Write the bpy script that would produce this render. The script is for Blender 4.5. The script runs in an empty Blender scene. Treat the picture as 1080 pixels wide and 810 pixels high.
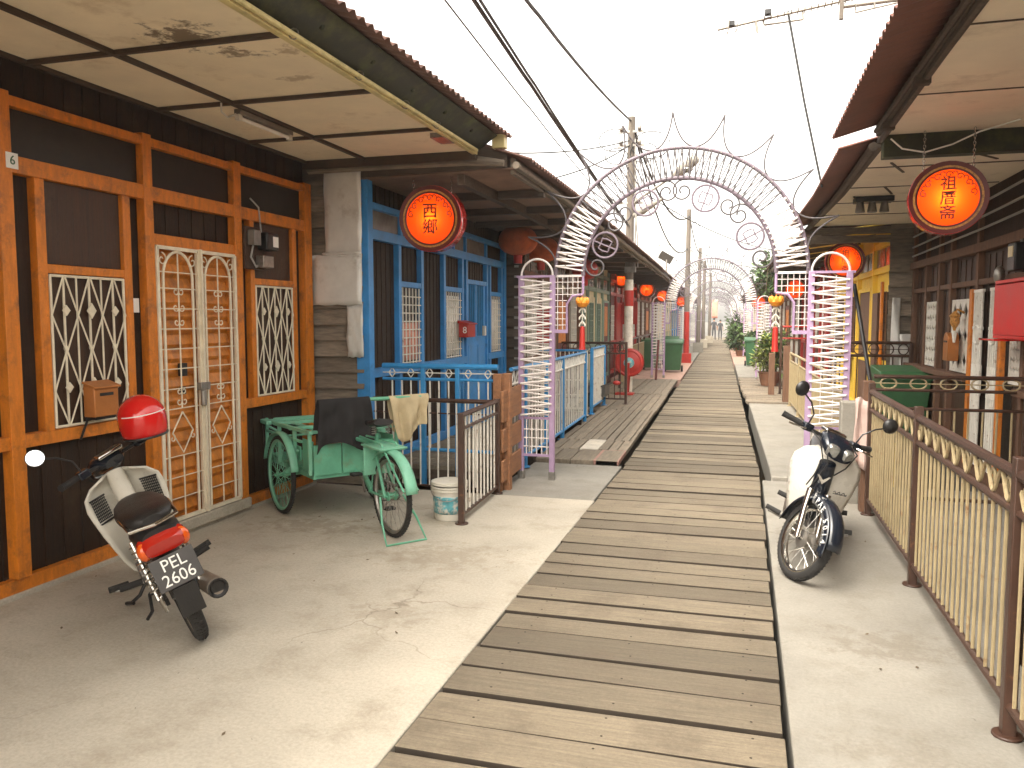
import bpy, bmesh, math, random
from math import sin, cos, pi, radians, sqrt
from mathutils import Vector, Matrix
random.seed(11)
S = bpy.context.scene
COL = S.collection
V = Vector

def bend(y):                       # the jetty swings a little to the left beyond the first arch
    return -0.026 * max(0.0, y - 9.0)

# ------------------------------------------------------------------ materials
MATS = {}
def mat(name, col, rough=.6, var=.18, scale=5., bump=.1, bscale=70., metal=0., grain=None, dirt=None,
        island=0., spec=.5, stain=None, coat=0., speck=0., cracks=None):
    """procedural surface: large tone variation, optional grain, dirt patches, per-piece tone and fine bump"""
    m = bpy.data.materials.new(name); m.use_nodes = True
    nt = m.node_tree; N = nt.nodes; L = nt.links
    b = N['Principled BSDF']
    b.inputs['Metallic'].default_value = metal
    b.inputs['Roughness'].default_value = rough
    b.inputs['Specular IOR Level'].default_value = spec
    if coat: b.inputs['Coat Weight'].default_value = coat
    geo = N.new('ShaderNodeNewGeometry')
    mp = N.new('ShaderNodeMapping'); L.new(geo.outputs['Position'], mp.inputs['Vector'])
    if grain: mp.inputs['Scale'].default_value = grain
    n1 = N.new('ShaderNodeTexNoise'); n1.inputs['Scale'].default_value = scale
    n1.inputs['Detail'].default_value = 6; n1.inputs['Roughness'].default_value = .62
    L.new(mp.outputs['Vector'], n1.inputs['Vector'])
    r = N.new('ShaderNodeMapRange'); r.inputs['From Min'].default_value = .3; r.inputs['From Max'].default_value = .7
    r.inputs['To Min'].default_value = 1 - var; r.inputs['To Max'].default_value = 1 + var
    L.new(n1.outputs['Fac'], r.inputs['Value'])
    fac = r.outputs['Result']
    if island:
        ma = N.new('ShaderNodeMapRange'); ma.inputs['To Min'].default_value = 1 - island; ma.inputs['To Max'].default_value = 1 + island
        L.new(geo.outputs['Random Per Island'], ma.inputs['Value'])
        mu = N.new('ShaderNodeMath'); mu.operation = 'MULTIPLY'; L.new(fac, mu.inputs[0]); L.new(ma.outputs['Result'], mu.inputs[1])
        fac = mu.outputs['Value']
    vm = N.new('ShaderNodeVectorMath'); vm.operation = 'SCALE'; vm.inputs[0].default_value = col[:3]
    L.new(fac, vm.inputs['Scale'])
    out = vm.outputs['Vector']
    def mix(out, fsock, c):
        mx = N.new('ShaderNodeMix'); mx.data_type = 'RGBA'
        L.new(fsock, mx.inputs[0]); L.new(out, mx.inputs[6]); mx.inputs[7].default_value = (*c, 1)
        return mx.outputs[2]
    if dirt:
        dc, ds, lo, hi = dirt
        n2 = N.new('ShaderNodeTexNoise'); n2.inputs['Scale'].default_value = ds; n2.inputs['Detail'].default_value = 8
        n2.inputs['Roughness'].default_value = .7
        L.new(geo.outputs['Position'], n2.inputs['Vector'])
        rr = N.new('ShaderNodeMapRange'); rr.inputs['From Min'].default_value = lo; rr.inputs['From Max'].default_value = hi
        L.new(n2.outputs['Fac'], rr.inputs['Value'])
        out = mix(out, rr.outputs['Result'], dc)
    for st in (stain or []):           # a stain with a place of its own: (centre, radius, colour, strength)
        c, rad, dc, k = st
        sb = N.new('ShaderNodeVectorMath'); sb.operation = 'SUBTRACT'; L.new(geo.outputs['Position'], sb.inputs[0]); sb.inputs[1].default_value = c
        dv = N.new('ShaderNodeVectorMath'); dv.operation = 'DIVIDE'; L.new(sb.outputs[0], dv.inputs[0]); dv.inputs[1].default_value = rad
        ln = N.new('ShaderNodeVectorMath'); ln.operation = 'LENGTH'; L.new(dv.outputs[0], ln.inputs[0])
        n3 = N.new('ShaderNodeTexNoise'); n3.inputs['Scale'].default_value = 9; n3.inputs['Detail'].default_value = 8; n3.inputs['Roughness'].default_value = .68
        L.new(geo.outputs['Position'], n3.inputs['Vector'])
        ad = N.new('ShaderNodeMath'); ad.operation = 'MULTIPLY_ADD'; L.new(n3.outputs['Fac'], ad.inputs[0]); ad.inputs[1].default_value = 3.2
        L.new(ln.outputs['Value'], ad.inputs[2])
        rr = N.new('ShaderNodeMapRange'); rr.inputs['From Min'].default_value = 2.1; rr.inputs['From Max'].default_value = 1.75
        rr.inputs['To Max'].default_value = k
        L.new(ad.outputs[0], rr.inputs['Value'])
        out = mix(out, rr.outputs['Result'], dc)
    if speck:
        n5 = N.new('ShaderNodeTexNoise'); n5.inputs['Scale'].default_value = 55; n5.inputs['Detail'].default_value = 5; n5.inputs['Roughness'].default_value = .75
        L.new(geo.outputs['Position'], n5.inputs['Vector'])
        r5 = N.new('ShaderNodeMapRange'); r5.inputs['From Min'].default_value = .25; r5.inputs['From Max'].default_value = .75; r5.inputs['To Min'].default_value = 1 - speck; r5.inputs['To Max'].default_value = 1 + speck
        L.new(n5.outputs['Fac'], r5.inputs['Value'])
        v5 = N.new('ShaderNodeVectorMath'); v5.operation = 'SCALE'; L.new(out, v5.inputs[0]); L.new(r5.outputs['Result'], v5.inputs['Scale']); out = v5.outputs['Vector']
    if cracks:
        cs, cw, cc = cracks
        n6 = N.new('ShaderNodeTexNoise'); n6.inputs['Scale'].default_value = 2.2; n6.inputs['Detail'].default_value = 6; L.new(geo.outputs['Position'], n6.inputs['Vector'])
        a6 = N.new('ShaderNodeVectorMath'); a6.operation = 'MULTIPLY_ADD'; L.new(n6.outputs['Color'], a6.inputs[0]); a6.inputs[1].default_value = (.5, .5, .5); L.new(geo.outputs['Position'], a6.inputs[2])
        vo = N.new('ShaderNodeTexVoronoi'); vo.feature = 'DISTANCE_TO_EDGE'; vo.inputs['Scale'].default_value = cs; L.new(a6.outputs['Vector'], vo.inputs['Vector'])
        r6 = N.new('ShaderNodeMapRange'); r6.inputs['From Min'].default_value = cw; r6.inputs['From Max'].default_value = 0; r6.inputs['To Max'].default_value = .75; L.new(vo.outputs['Distance'], r6.inputs['Value'])
        n7 = N.new('ShaderNodeTexNoise'); n7.inputs['Scale'].default_value = .9; L.new(geo.outputs['Position'], n7.inputs['Vector'])
        r7 = N.new('ShaderNodeMapRange'); r7.inputs['From Min'].default_value = .5; r7.inputs['From Max'].default_value = .62; L.new(n7.outputs['Fac'], r7.inputs['Value'])
        m7 = N.new('ShaderNodeMath'); m7.operation = 'MULTIPLY'; L.new(r6.outputs['Result'], m7.inputs[0]); L.new(r7.outputs['Result'], m7.inputs[1])
        out = mix(out, m7.outputs[0], cc)
    L.new(out, b.inputs['Base Color'])
    if bump:
        n4 = N.new('ShaderNodeTexNoise'); n4.inputs['Scale'].default_value = bscale; n4.inputs['Detail'].default_value = 4
        L.new(mp.outputs['Vector'] if grain else geo.outputs['Position'], n4.inputs['Vector'])
        bp = N.new('ShaderNodeBump'); bp.inputs['Strength'].default_value = bump; bp.inputs['Distance'].default_value = .02
        L.new(n4.outputs['Fac'], bp.inputs['Height']); L.new(bp.outputs['Normal'], b.inputs['Normal'])
    # worn gloss
    rm = N.new('ShaderNodeMapRange'); rm.inputs['To Min'].default_value = max(.03, rough - .12); rm.inputs['To Max'].default_value = min(1, rough + .12)
    L.new(n1.outputs['Fac'], rm.inputs['Value']); L.new(rm.outputs['Result'], b.inputs['Roughness'])
    MATS[name] = m
    return m

DK = (.05, .035, .022)
mat('concrete', (.43, .385, .31), .8, .14, 1.1, .16, 45, speck=.2, cracks=(.36, .003, (.2, .165, .12)), dirt=((.285, .24, .175), 2.9, .5, .8),
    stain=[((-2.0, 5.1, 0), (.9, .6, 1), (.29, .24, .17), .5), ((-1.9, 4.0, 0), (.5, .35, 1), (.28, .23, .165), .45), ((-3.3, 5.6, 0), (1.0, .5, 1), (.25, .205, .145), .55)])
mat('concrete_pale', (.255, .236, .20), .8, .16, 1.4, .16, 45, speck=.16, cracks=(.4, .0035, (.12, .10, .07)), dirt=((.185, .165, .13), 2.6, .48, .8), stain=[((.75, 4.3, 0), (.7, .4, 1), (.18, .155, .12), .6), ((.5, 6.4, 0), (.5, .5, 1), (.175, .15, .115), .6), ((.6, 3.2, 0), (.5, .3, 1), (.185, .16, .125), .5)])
mat('plank_shade_nail', (.035, .025, .016), .9, .3)  # dark plank sides: gap shade put into the colour, with grime; nails share it
mat('plank', (.195, .158, .108), .75, .24, 3., .6, 26, grain=(1.0, 22, 8), island=.3, speck=.18, dirt=((.13, .098, .066), 2.2, .5, .8))
mat('plank_far', (.225, .183, .132), .75, .28, 3., .4, 26, grain=(14, 1.2, 8), island=.22, dirt=((.15, .12, .085), 2., .5, .8))
mat('plank_pink', (.36, .19, .15), .7, .2, 6, .2, 40, dirt=((.20, .15, .11), 5, .5, .8))
mat('plank_white', (.58, .52, .43), .7, .2, 6, .2, 40, dirt=((.3, .25, .18), 5, .5, .8))
mat('orange_paint', (.62, .185, .013), .45, .22, 4., .2, 40, grain=(6, 6, 1.5), speck=.1, dirt=((.20, .075, .02), 7, .52, .74))
mat('brown_panel', (.026, .0125, .006), .6, .5, 3., .35, 22, grain=(12, 12, .6), spec=.3, dirt=((.075, .045, .024), 2.6, .53, .9))
mat('brown_panel_warm', (.05, .021, .009), .5, .4, 3., .3, 22, grain=(12, 12, .6), dirt=((.11, .065, .036), 3, .52, .85))
mat('dark_glass', (.025, .018, .012), .38, .3, 4., .05, 20, spec=.25)
mat('grey_glass', (.16, .155, .14), .22, .4, 5., .05, 20)
mat('white_iron', (.76, .68, .52), .5, .14, 9, .1, 80, dirt=((.30, .17, .08), 12, .62, .8))
mat('varnished_wood', (.58, .20, .022), .38, .3, 3., .2, 30, grain=(5, 5, 2.), dirt=((.20, .07, .018), 4, .5, .75))
mat('ceiling_board', (.84, .73, .53), .8, .08, 2.4, .06, 60,
    dirt=((.46, .33, .17), 2.6, .56, .86),
    stain=[((-2.92, 3.74, 3.17), (.42, .30, 1), (.10, .06, .03), .85), ((-2.85, 4.08, 3.17), (.36, .17, 1), (.13, .08, .04), .8), ((-2.7, 4.6, 3.17), (.3, .1, 1), (.34, .23, .12), .6), ((-2.5, 4.15, 3.17), (.16, .22, 1), (.34, .22, .1), .6)])
mat('batten', (.06, .035, .02), .7, .3)
mat('cream_trim', (.62, .52, .24), .5, .2, 6, dirt=((.25, .22, .06), 7, .5, .8))
mat('fascia_dark', (.028, .03, .016), .7, .5, 5, dirt=((.10, .11, .03), 4, .48, .75))
mat('rust_roof', (.15, .075, .055), .75, .3, 3, .25, 30, dirt=((.30, .20, .15), 3, .56, .8))
mat('rust_roof_dark', (.085, .042, .03), .75, .3, 3, .25, 30)
mat('red_roof_under', (.17, .066, .045), .7, .2, 3, .15, 30)
mat('old_board', (.20, .16, .12), .8, .35, 3, .35, 30, grain=(2, 12, 12), island=.3)
mat('old_board_dark', (.085, .06, .042), .8, .35, 3, .35, 30, grain=(2, 12, 12), island=.3)
mat('galvanised', (.70, .68, .64), .45, .13, 2.5, .2, 7, metal=.2, dirt=((.30, .25, .19), 3.5, .58, .85))
mat('blue_paint', (.045, .26, .60), .42, .18, 5, .1, 60, dirt=((.02, .10, .24), 6, .56, .85))
mat('blue_rail', (.04, .26, .56), .4, .16, 6, .08, 60, dirt=((.12, .10, .09), 9, .64, .8))
mat('white_rail', (.74, .70, .62), .45, .12, 9, .08, 70, dirt=((.30, .17, .08), 13, .57, .72))
mat('lilac', (.38, .26, .40), .5, .14, 8, .1, 70, dirt=((.30, .2, .25), 9, .6, .85))
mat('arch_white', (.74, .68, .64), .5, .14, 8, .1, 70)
mat('arch_backlit', (.075, .064, .066), .5, .2, 8, .1, 70)  # ironwork darkened: backlight against the bright sky put into its colour
mat('arch_lilac_backlit', (.15, .115, .14), .5, .2, 8, .1, 70)  # lilac darkened the same way, backlit look put into the colour
mat('brown_iron', (.055, .026, .016), .42, .25, 8, .1, 60, dirt=((.23, .10, .04), 14, .6, .8))
mat('tan_iron', (.35, .275, .155), .5, .14, 8, .1, 70, dirt=((.22, .11, .045), 13, .57, .74))
mat('wood_orange', (.30, .135, .06), .65, .3, 3, .25, 30, grain=(10, 1.2, 10), island=.15)
mat('post_wood', (.15, .075, .042), .7, .3, 3, .3, 30, grain=(10, 10, 1.))
mat('pole_wood', (.15, .125, .10), .85, .3, 3, .4, 25, grain=(10, 10, 1.))
mat('pole_white', (.74, .69, .61), .7, .2, 5, .2, 40, dirt=((.3, .24, .17), 6, .5, .8))
mat('red_paint', (.42, .026, .018), .4, .15, 5, .06, 50, dirt=((.25, .02, .012), 6, .58, .85))
mat('altar_red', (.62, .014, .012), .42, .1, 5, .04, 50)
mat('red_gloss', (.60, .012, .010), .16, .06, 5, 0, 50, coat=.6)
mat('black_plastic', (.014, .013, .013), .38, .3, 9, .12, 120)
mat('black_vinyl', (.018, .016, .015), .42, .3, 9, .2, 160)
mat('rubber', (.02, .0185, .017), .8, .3, 10, .3, 140, dirt=((.075, .062, .046), 7, .58, .85))
mat('chrome', (.62, .60, .56), .2, .12, 8, .02, 60, metal=1., dirt=((.2, .13, .08), 14, .66, .8))
mat('steel', (.33, .31, .28), .42, .25, 8, .1, 60, metal=.85, dirt=((.12, .075, .04), 10, .55, .8))
mat('exhaust', (.25, .205, .165), .5, .3, 8, .1, 60, metal=.7)
mat('engine_metal', (.15, .14, .13), .55, .3, 10, .2, 60, metal=.6)
mat('bike_cream', (.62, .58, .49), .3, .07, 4, 0, 50, coat=.3, dirt=((.36, .31, .23), 5, .6, .9))
mat('bike_white', (.70, .665, .59), .28, .07, 4, 0, 50, coat=.3, dirt=((.42, .36, .27), 5, .6, .9))
mat('navy_gloss', (.008, .011, .018), .22, .1, 4, 0, 50, coat=.25)
mat('lens_red', (.36, .012, .005), .15, .1, 9, 0, coat=.5)
mat('lens_orange', (.62, .09, .008), .15, .1, 9, 0, coat=.5)
mat('lens_clear', (.34, .34, .32), .06, .35, 40, .2, 60, metal=.7)
mat('mirror', (.92, .93, .93), .03, .01, 4, 0, metal=1.)
mat('plate_black', (.06, .055, .052), .5, .15, 9)
mat('plate_white', (.82, .80, .75), .5, .05, 9, 0)
mat('trike_green', (.13, .40, .255), .42, .2, 5, .1, 60, dirt=((.20, .22, .13), 7, .55, .82))
mat('trike_green_pale', (.18, .45, .305), .42, .2, 5, .1, 60, dirt=((.22, .26, .16), 7, .55, .82))
mat('cloth_black', (.016, .014, .014), .9, .3, 6, .3, 220)
mat('cloth_beige', (.50, .40, .24), .9, .16, 6, .3, 220)
mat('cloth_pink', (.55, .40, .35), .85, .16, 6, .2, 90)
mat('plastic_white', (.66, .62, .53), .5, .12, 6, .05, 40, dirt=((.38, .31, .2), 6, .52, .8))
mat('label_teal', (.10, .34, .38), .5, .35, 18, 0, dirt=((.6, .57, .5), 16, .5, .6))
mat('mail_orange', (.46, .17, .045), .35, .15, 5, .05, metal=.25)
mat('green_plastic', (.035, .115, .045), .45, .15, 6, .05, 40)
mat('terracotta', (.21, .095, .05), .7, .2, 8, .1)
mat('leaf', (.075, .13, .03), .5, .5, 9, 0, island=.5)
mat('leaf_yellow', (.19, .22, .05), .5, .4, 9, 0, island=.45)
mat('leaf_dark', (.035, .075, .02), .5, .4, 9, 0, island=.45)
mat('bark', (.12, .085, .05), .85, .3)
mat('mud_water', (.075, .062, .045), .55, .3, .8, .25, 3, spec=.25)
mat('yellow_wall', (.84, .56, .06), .6, .1, 3, .1, 40, dirt=((.5, .3, .04), 3, .58, .9))
mat('cream_wall', (.74, .63, .40), .6, .12, 3, .1, 30, grain=(8, 8, .8), island=.1)
mat('pale_wall', (.50, .47, .41), .65, .15, 3, .1, 30, grain=(8, 8, .8), island=.12)
mat('maroon_wall', (.14, .03, .024), .6, .2, 3, .15, 30, grain=(8, 8, .8), island=.2)
mat('green_wall', (.22, .30, .24), .6, .2, 3, .15, 30, grain=(8, 8, .8), island=.2)
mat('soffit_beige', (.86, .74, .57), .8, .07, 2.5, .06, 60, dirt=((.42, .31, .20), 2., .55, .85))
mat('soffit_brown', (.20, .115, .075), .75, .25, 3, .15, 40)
mat('lantern_fabric', (.52, .115, .035), .8, .2, 8, .15, 90, dirt=((.3, .06, .02), 5, .5, .8))
mat('gold_ring', (.48, .22, .045), .45, .5, 60, .2, 90)
mat('dark_red', (.11, .010, .007), .45, .1)
mat('wire_black', (.018, .017, .016), .6, .1, bump=0)
mat('wire_grey', (.34, .33, .31), .6, .1, bump=0)
mat('lamp_grey', (.27, .25, .21), .5, .2, 6, .05)
mat('aluminium', (.24, .215, .18), .4, .15, 8, .05, metal=.6)
mat('skin', (.42, .24, .16), .55, .08, bump=0)
mat('grey_shirt', (.30, .29, .28), .9, .1)
mat('dark_cloth', (.05, .05, .055), .9, .1)
mat('hair', (.02, .015, .012), .6, .1)
mat('tube_white', (.8, .78, .72), .35, .04, bump=0)
mat('paper_pink', (.70, .30, .22), .8, .1, bump=0)
mat('lotus_orange', (.75, .27, .02), .5, .15, bump=0)
mat('pink_floor', (.46, .28, .215), .75, .2, 3, .1, 40, dirt=((.35, .29, .22), 3, .5, .8))

def mat_translucent(name, col, k=.9):
    m = bpy.data.materials.new(name); m.use_nodes = True
    nt = m.node_tree; N = nt.nodes; L = nt.links; N.remove(N['Principled BSDF'])
    t = N.new('ShaderNodeBsdfTranslucent'); t.inputs['Color'].default_value = (*col, 1)
    d = N.new('ShaderNodeBsdfPrincipled'); d.inputs['Base Color'].default_value = (col[0] * .6, col[1] * .4, col[2] * .4, 1); d.inputs['Roughness'].default_value = .35
    no = N.new('ShaderNodeTexNoise'); no.inputs['Scale'].default_value = 14
    r = N.new('ShaderNodeMapRange'); r.inputs['To Min'].default_value = k - .06; r.inputs['To Max'].default_value = min(1, k + .04)
    L.new(no.outputs['Fac'], r.inputs['Value'])
    mx = N.new('ShaderNodeMixShader'); L.new(r.outputs['Result'], mx.inputs[0]); L.new(d.outputs[0], mx.inputs[1]); L.new(t.outputs[0], mx.inputs[2])
    L.new(mx.outputs[0], N['Material Output'].inputs['Surface'])
    MATS[name] = m
mat_translucent('lantern_skin', (1.0, .105, .005))
mat('lantern_inside', (.75, .6, .45), .8, .02, bump=0)
M_ = MATS

# ------------------------------------------------------------------ mesh building
class MB:
    def __init__(s, M=None):
        s.v = []; s.f = []; s.mi = []; s.cur = 0; s.M = M; s.pieces = []
    def add(s, vs, fs):
        n = len(s.v)
        if s.M is not None: vs = [s.M @ V(p) for p in vs]
        s.v += [tuple(p) for p in vs]
        f0 = len(s.f); s.f += [tuple(i + n for i in f) for f in fs]; s.mi += [s.cur] * len(fs); s.pieces.append((n, len(s.v), f0, len(s.f)))
        return s
    def box(s, x0, x1, y0, y1, z0, z1):
        vs = [(x, y, z) for x in (x0, x1) for y in (y0, y1) for z in (z0, z1)]
        return s.add(vs, [(0, 1, 3, 2), (4, 6, 7, 5), (0, 4, 5, 1), (2, 3, 7, 6), (0, 2, 6, 4), (1, 5, 7, 3)])
    def beam(s, p, q, w, h, up=(0, 0, 1), taper=1.):
        p = V(p); q = V(q); d = (q - p).normalized(); up = V(up)
        if abs(d.dot(up)) > .98: up = V((0, 1, 0))
        a = d.cross(up).normalized(); b = a.cross(d).normalized()
        vs = []
        for c, k in ((p, 1.), (q, taper)):
            for i, j in ((-1, -1), (1, -1), (1, 1), (-1, 1)): vs.append(c + a * (w / 2 * i * k) + b * (h / 2 * j * k))
        return s.add(vs, [(3, 2, 1, 0), (4, 5, 6, 7), (0, 1, 5, 4), (1, 2, 6, 5), (2, 3, 7, 6), (3, 0, 4, 7)])
    def tube(s, pts, r, n=8, closed=False, squash=None):
        pts = [V(p) for p in pts]; m = len(pts); vs = []; fs = []
        a = None
        for i, p in enumerate(pts):
            if closed: d = pts[(i + 1) % m] - pts[i - 1]
            else: d = pts[min(i + 1, m - 1)] - pts[max(i - 1, 0)]
            d = d.normalized()
            if a is None:
                u = V((0, 0, 1)) if abs(d.z) < .9 else V((0, 1, 0)); a = d.cross(u).normalized()
            else:
                a = (a - d * a.dot(d)); a = a.normalized() if a.length > 1e-6 else d.orthogonal().normalized()
            b = d.cross(a)
            rr = r[i] if isinstance(r, (list, tuple)) else r
            for k in range(n):
                t = 2 * pi * k / n; vs.append(p + a * (cos(t) * rr) + b * (sin(t) * rr))
        for i in range(m if closed else m - 1):
            j = (i + 1) % m
            for k in range(n):
                k2 = (k + 1) % n; fs.append((i * n + k, i * n + k2, j * n + k2, j * n + k))
        if not closed: fs += [tuple(range(n))[::-1], tuple((m - 1) * n + k for k in range(n))]
        return s.add(vs, fs)
    def lathe(s, prof, c=(0, 0, 0), axis='z', n=20):
        """profile of (radius, height) spun about an axis through c"""
        vs = []; fs = []; m = len(prof); c = V(c)
        for r, h in prof:
            r = max(r, 1e-4)
            for k in range(n):
                t = 2 * pi * k / n; a, b = cos(t) * r, sin(t) * r
                vs.append(c + (V((a, b, h)) if axis == 'z' else V((h, a, b)) if axis == 'x' else V((b, h, a))))
        for i in range(m - 1):
            for k in range(n):
                k2 = (k + 1) % n; fs.append((i * n + k, i * n + k2, (i + 1) * n + k2, (i + 1) * n + k))
        return s.add(vs, fs)
    def ell(s, c, r, nu=14, nv=9):
        c = V(c); prof = []
        vs = []; fs = []
        for j in range(nv + 1):
            t = -pi / 2 + pi * j / nv
            for k in range(nu):
                a = 2 * pi * k / nu; q = max(cos(t), 1e-3)
                vs.append(c + V((r[0] * q * cos(a), r[1] * q * sin(a), r[2] * sin(t))))
        for j in range(nv):
            for k in range(nu):
                k2 = (k + 1) % nu; fs.append((j * nu + k, j * nu + k2, (j + 1) * nu + k2, (j + 1) * nu + k))
        return s.add(vs, fs)
    def prism(s, pts, off):
        n = len(pts); off = V(off); pts = [V(p) for p in pts]
        return s.add(pts + [p + off for p in pts], [tuple(range(n))[::-1], tuple(range(n, 2 * n))] + [(i, (i + 1) % n, (i + 1) % n + n, i + n) for i in range(n)])
    def grid(s, rows):
        m = len(rows); n = len(rows[0]); vs = [p for r in rows for p in r]
        return s.add(vs, [(i * n + k, i * n + k + 1, (i + 1) * n + k + 1, (i + 1) * n + k) for i in range(m - 1) for k in range(n - 1)])
    def build_each(s, name, mats, parent=None, **kw):
        """every piece that was added becomes a part of its own"""
        for (v0, v1, f0, f1) in s.pieces:
            q = MB(); q.v = s.v[v0:v1]; q.f = [tuple(i - v0 for i in f) for f in s.f[f0:f1]]; q.mi = s.mi[f0:f1]; q.build(name, mats, parent, **kw)
    def build(s, name, mats, parent=None, smooth=40, bevel=0, solid=0, warp=True, sub=0):
        me = bpy.data.meshes.new(name)
        org = ORG.get(parent, V((0, 0, 0))) if parent is not None else V((0, 0, 0))
        local = parent is not None and parent in LOCAL
        vs = s.v
        me.from_pydata(vs, [], s.f)
        if not isinstance(mats, (list, tuple)): mats = [mats]
        for m in mats: me.materials.append(MATS[m])
        me.polygons.foreach_set('material_index', s.mi)
        bm = bmesh.new(); bm.from_mesh(me)
        if not local:
            if warp and bm.verts:
                ys = [v.co.y for v in bm.verts]
                if min(ys) < 8.95 and max(ys) > 9.05:      # a cut where the jetty starts to swing, so long pieces bend there
                    bmesh.ops.bisect_plane(bm, geom=bm.verts[:] + bm.edges[:] + bm.faces[:], plane_co=(0, 9, 0), plane_no=(0, 1, 0), dist=1e-4)
                for v in bm.verts: v.co.x += bend(v.co.y)
            for v in bm.verts: v.co -= org
        bmesh.ops.recalc_face_normals(bm, faces=bm.faces); bm.to_mesh(me); bm.free()
        if smooth:
            me.polygons.foreach_set('use_smooth', [True] * len(me.polygons)); me.set_sharp_from_angle(angle=radians(smooth))
        me.update()
        o = bpy.data.objects.new(name, me); COL.objects.link(o)
        if parent is not None: o.parent = parent; ORG[o] = org
        if local: LOCAL.add(o)
        if solid:
            md = o.modifiers.new('thickness', 'SOLIDIFY'); md.thickness = solid; md.offset = 0
        if bevel:
            md = o.modifiers.new('edge', 'BEVEL'); md.width = bevel; md.segments = 2; md.limit_method = 'ANGLE'; md.angle_limit = radians(50)
        if sub:
            md = o.modifiers.new('sub', 'SUBSURF'); md.levels = md.render_levels = sub
        return o
ORG = {}; LOCAL = set()

def tag(o, label=None, cat=None, group=None, kind=None):
    if label: o['label'] = label
    if cat: o['category'] = cat
    if group: o['group'] = group
    if kind: o['kind'] = kind
    return o
def thing(name, label, cat, loc=(0, 0, 0), group=None, matrix=None):
    o = bpy.data.objects.new(name, None); COL.objects.link(o)
    o.empty_display_size = .1
    if matrix is not None: o.matrix_world = matrix; LOCAL.add(o)
    else:
        o.location = (loc[0] + bend(loc[1]), loc[1], loc[2]); ORG[o] = V(o.location)
    return tag(o, label, cat, group)
def structure(o):
    o['kind'] = 'structure'; return o
def copy_tree(o, parent=None):
    c = o.copy(); COL.objects.link(c)
    if parent is not None: c.parent = parent
    if o in LOCAL: LOCAL.add(c)
    for ch in list(o.children): copy_tree(ch, c)
    return c
def text_part(s, size, m, parent, M, name, depth=.003, sx=1., bold=0.):
    cu = bpy.data.curves.new(name, 'FONT'); cu.body = s; cu.size = size; cu.extrude = depth
    cu.offset = bold; cu.align_x = 'CENTER'; cu.align_y = 'CENTER'; cu.resolution_u = 3
    t = bpy.data.objects.new(name, cu); COL.objects.link(t); bpy.context.view_layer.update()
    me = bpy.data.meshes.new_from_object(t.evaluated_get(bpy.context.evaluated_depsgraph_get()))
    bpy.data.objects.remove(t); bpy.data.curves.remove(cu)
    me.transform(M @ Matrix.Diagonal((sx, 1, 1, 1)))
    if parent is not None and parent not in LOCAL:
        o = ORG[parent]; me.transform(Matrix.Translation(-o))
    me.materials.clear(); me.materials.append(MATS[m])
    ob = bpy.data.objects.new(name, me); COL.objects.link(ob); ob.parent = parent
    return ob
def arc(c, r, a0, a1, n, plane='xz'):
    out = []
    for i in range(n + 1):
        t = radians(a0 + (a1 - a0) * i / n); u, v = cos(t) * r, sin(t) * r
        out.append(V(c) + (V((u, 0, v)) if plane == 'xz' else V((0, u, v)) if plane == 'yz' else V((u, v, 0))))
    return out
def spiral(c, r0, r1, a0, a1, n=18, plane='xz'):
    out = []
    for i in range(n + 1):
        k = i / n; t = radians(a0 + (a1 - a0) * k); r = r0 + (r1 - r0) * k; u, v = cos(t) * r, sin(t) * r
        out.append(V(c) + (V((u, 0, v)) if plane == 'xz' else V((0, u, v)) if plane == 'yz' else V((u, v, 0))))
    return out
SKY, SUN, EXPO, HAZE = .15, .5, 2.45, .0013
# ------------------------------------------------------------------ setting
m = MB(); m.add([(-400, -60, -1.3), (400, -60, -1.3), (400, 900, -1.3), (-400, 900, -1.3)], [(0, 1, 2, 3)])
structure(m.build('water', 'mud_water', warp=False))
m = MB(); m.box(-9, -1.275, -3, 7.1, -.25, 0); structure(m.build('concrete_pavement', 'concrete', bevel=.008))
m = MB(); m.box(-2.32, -1.30, 7.118, 8.94, -.25, -.012); structure(m.build('concrete_step', 'concrete_pale', bevel=.012))
m = MB(); m.box(.215, 2.4, -3, 8.5, -.25, 0); structure(m.build('concrete_pavement', 'concrete_pale', bevel=.008))
m = MB(); m.box(.30, 1.16, 8.515, 15.9, -.25, .045); structure(m.build('concrete_step', 'concrete_pale', bevel=.015))

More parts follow.
